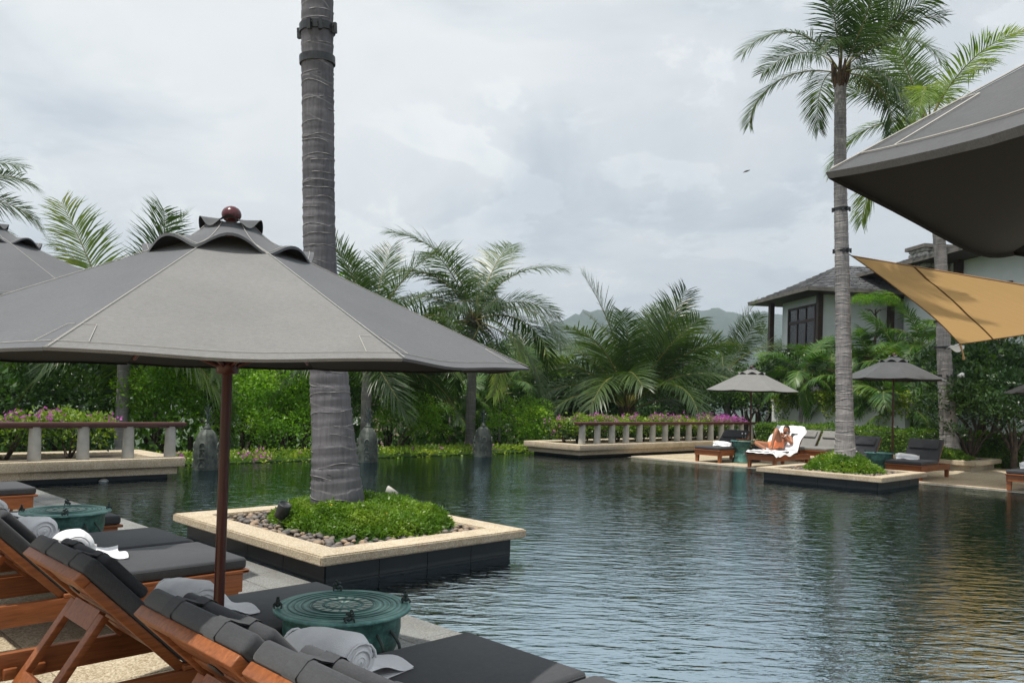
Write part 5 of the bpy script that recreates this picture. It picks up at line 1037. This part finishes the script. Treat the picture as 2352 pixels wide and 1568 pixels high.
for f_ in (lambda s_: sailpt(0, s_), lambda s_: sailpt(s_, 0), lambda s_: sailpt(s_, 1 - s_)): MB().tube([f_(s_) - S1 for s_ in np.linspace(0, 1, 22)], .016, 5, False).build('edge_webbing', MAT['sailseam'], t)
MB().tube([(0, 0, 0), tuple(PD(1940, 578, 17.7) - S1)], .012, 5).build('lashing', MAT['iron'], t); MB().tube([tuple(S2 - S1), tuple(PD(2172, 800, 23.1) - S1)], .02, 5).build('lashing', MAT['white'], t)
MB().grid(lambda s_, u: tuple(PD(2183 + 32 * s_, 793 + 10 * u * math.sin(s_ * 3.1) + 6 * u, 22.6) - S1), 6, 4).build('loose_flap', MAT['white'], t)
MB().tube([tuple(S2 - S1), tuple(PD(2212, 812, 22.6) - S1), tuple(PD(2214, 826, 22.6) - S1)], [.03, .02, .035], 6).build('tether', MAT['sail'], t)
for px, py in ((2208, 862),):
    c = PD(px, py, 23.0); t = thing('trunk_floodlight', c, 0, 'small white floodlight clamped to the palm trunk behind the dark parasol', 'spotlight'); m_ = MB(); m_.T = Matrix.Rotation(R(70), 4, 'Y'); m_.lathe([(0, -.1), (.05, -.1), (.075, .02), (.08, .06), (0, .05)], 14); m_.build('lamp_head', MAT['white'], t); MB().tube([(0, 0, 0), (-.25, .05, .06)], .015, 6).build('bracket', MAT['iron'], t)
# gliding bird
c = PD(1716, 393, 60); t = thing('gliding_bird', c, 0, 'tiny dark bird gliding in the sky left of the far palm crown', 'bird'); m_ = MB(); m_.tube([(-.3, 0, -.12), (-.1, 0, -.03), (.05, 0, .02), (.2, 0, .08)], [.01, .06, .05, .015], 6); m_.build('body', MAT['stem'], t)
for sg in (-1, 1): MB()._add([(-.05, 0, 0), (.08, 0, .03), (.38 * (1 if sg > 0 else -.9), sg * .3, .16 * sg), (.24 * (1 if sg > 0 else -1.1), sg * .35, .12 * sg)], [(0, 1, 2, 3)]).build('wing', MAT['stem'], t)

# ------------------------------------------------------------------ sunbather on his towel
LB = AB(-10.2, 20.35); ML = Matrix.Translation(LB) @ Matrix.Rotation(R(225), 4, 'Z')
tw_ = thing('draped_towel', LB, R(225), 'white bath towel draped over the sunbather lounger', 'towel')
ca, sa = math.cos(R(50)), math.sin(R(50))
def tow(s_, u):                                             # s along the lounger from foot to head, u across
    y = (u - .5) * .90; q = s_ * 1.98; e = abs(u - .5) * 2
    if q < 1.18: x, z = 1.2 - q, .432
    else: k = q - 1.18; x, z = .02 - k * ca - .02 * 0, .432 + k * sa; x -= -.10 * sa; z += .02
    if e > .86: z -= (e - .86) * (.55 + .25 * math.sin(s_ * 21) + .2 * math.sin(s_ * 7))
    z += .006 * math.sin(s_ * 40 + u * 9) + .005 * math.sin(u * 25); 
    if s_ < .02: z -= .05
    return (x + (.04 if s_ < .02 else 0), y + .02 * math.sin(s_ * 15), z)
MB().grid(tow, 60, 30).build('cloth', MAT['towel'], tw_)
def skinbody(name, joints, edges, mat, parent, root=0, sub=2):
    me = bpy.data.meshes.new(name); me.from_pydata([j[0] for j in joints], edges, []); o = link(name, me, parent); me.materials.append(mat)
    md = o.modifiers.new('skin', 'SKIN'); md.use_smooth_shade = True
    for i, j in enumerate(joints): sv = me.skin_vertices[0].data[i]; sv.radius = (j[1], j[2] if len(j) > 2 else j[1]); sv.use_root = (i == root)
    s2 = o.modifiers.new('sub', 'SUBSURF'); s2.levels = sub; s2.render_levels = sub; return o
pr_ = thing('person', LB, R(225), 'sunbather in orange shorts reclining with one knee raised, holding up a phone', 'person')
J = [((.30, 0, .545), .125, .155), ((.14, 0, .59), .115, .145), ((-.02, 0, .68), .12, .165), ((-.13, 0, .77), .075, .13), ((-.185, 0, .82), .05), ((-.195, 0, .86), .055),
     ((-.11, .17, .75), .06), ((.03, .27, .61), .046), ((.08, .20, .69), .040), ((.13, .07, .845), .028),
     ((-.11, -.17, .75), .06), ((.03, -.28, .62), .046), ((.08, -.20, .70), .040), ((.13, -.06, .845), .028),
     ((.33, .10, .54), .092), ((.46, .12, .78), .082), ((.60, .13, .99), .062), ((.68, .13, .85), .058), ((.77, .12, .65), .040), ((.82, .12, .51), .036), ((.94, .13, .475), .028),
     ((.33, -.10, .54), .092), ((.49, -.24, .57), .080), ((.67, -.42, .61), .060), ((.76, -.30, .57), .054), ((.85, -.10, .51), .038), ((.89, -.02, .49), .034), ((.99, .04, .475), .026)]
E_ = [(0, 1), (1, 2), (2, 3), (3, 4), (4, 5), (3, 6), (6, 7), (7, 8), (8, 9), (3, 10), (10, 11), (11, 12), (12, 13), (0, 14), (14, 15), (15, 16), (16, 17), (17, 18), (18, 19), (19, 20), (0, 21), (21, 22), (22, 23), (23, 24), (24, 25), (25, 26), (26, 27)]
def addfingers(wr, tip, sgn):
    w_ = Vector(J[wr][0]); base = len(J)
    for k in range(4):
        o0 = w_ + Vector((.035, -sgn * (.012 + .004 * k), .028 - .018 * k)); J.append((tuple(o0), .010)); J.append((tuple(o0 + Vector((.03, -sgn * .014, .004))), .0085)); J.append((tuple(o0 + Vector((.034, -sgn * .034, .002))), .0075))
        E_.extend([(wr, len(J) - 3), (len(J) - 3, len(J) - 2), (len(J) - 2, len(J) - 1)])
    J.append((tuple(w_ + Vector((-.005, -sgn * .02, .035))), .011)); J.append((tuple(w_ + Vector((.0, -sgn * .045, .045))), .009)); E_.extend([(wr, len(J) - 2), (len(J) - 2, len(J) - 1)])
addfingers(9, None, 1); addfingers(13, None, -1)
skinbody('body', J, E_, MAT['skin'], pr_)
hd = MB(); hd.ball((-.215, 0, 1.125), .1, 3, (.98, .78, 1.18)); hc = Vector((-.215, 0, 1.125)); nv = []
for v in hd.v:
    q = Vector(v) - hc; f_ = max(0, q.x / .1)
    if q.z < -.03: q.x *= 1.0; q.y *= .86; q.x += .012 * f_
    if abs(q.y) < .018 and -.035 < q.z < .02 and q.x > .05: q.x += .022 * (1 - abs(q.y) / .018)
    if abs(abs(q.y) - .03) < .014 and 0 < q.z < .022 and q.x > .05: q.x -= .010
    nv.append(tuple(hc + q))
hd.v = nv; ho = hd.build('head', MAT['skin'], pr_); ho.location = (.02, 0, -.185)
for sg in (-1, 1): e_ = MB(); e_.ball((-.222, sg * .080, 1.115), .026, 2, (.7, .35, 1.1)); e_.build('ear', MAT['skin'], ho); e_ = MB(); e_.ball((-.132, sg * .031, 1.136), .010, 2); e_.build('eye', MAT['hair'], ho)
mo = MB(); mo.ball((-.124, 0, 1.073), .016, 2, (.4, 1.3, .35)); mo.build('mouth', MAT['ball'], ho)
hr = MB(); hr.ball((-.232, 0, 1.150), .106, 3, (.98, .80, 1.08)); hr.v = [(min(v[0], -.145 + .0 * v[2]) if v[2] > 1.19 else min(v[0], -.205), v[1], max(v[2], 1.085)) for v in hr.v]; hr.build('hair', MAT['hair'], ho)
bd = MB(); bd.ball((-.185, 0, 1.055), .068, 3, (.95, .95, .62)); bd.v = [(v[0], v[1], min(v[2], 1.075)) for v in bd.v]; bd.build('beard', MAT['hair'], ho)
SJ = [((.19, 0, .585), .135, .17), ((.29, 0, .555), .14, .178), ((.35, .10, .575), .112), ((.44, .12, .74), .104), ((.35, -.10, .55), .112), ((.47, -.225, .57), .10)]
skinbody('shorts', SJ, [(0, 1), (1, 2), (2, 3), (1, 4), (4, 5)], MAT['shorts'], pr_)
MB().lathe([(.044, -.012), (.048, -.008), (.048, .008), (.044, .012)], 14).build('wristwatch', MAT['white'], pr_, loc=(.108, .115, .80), rot=(.7, .5, 0))
MB().tube([(-.12, .07, .91), (-.03, .10, .82), (.06, .12, .72), (.13, .10, .78)], .0035, 4).build('earphone_cord', MAT['white'], pr_)
ph = thing('mobile_phone', ML @ Vector((.165, 0, .865)), R(225), 'white phone held up before the face of the sunbather', 'phone'); m_ = MB(); m_.T = Matrix.Rotation(R(-18), 4, 'Y'); m_.box(-.005, .005, -.038, .038, -.075, .075, .004); m_.T = None; m_.build('phone_case', MAT['white'], ph); m_ = MB(); m_.T = Matrix.Rotation(R(-18), 4, 'Y'); m_.box(-.0058, -.0052, -.034, .034, -.068, .068); m_.build('screen', MAT['iron'], ph)
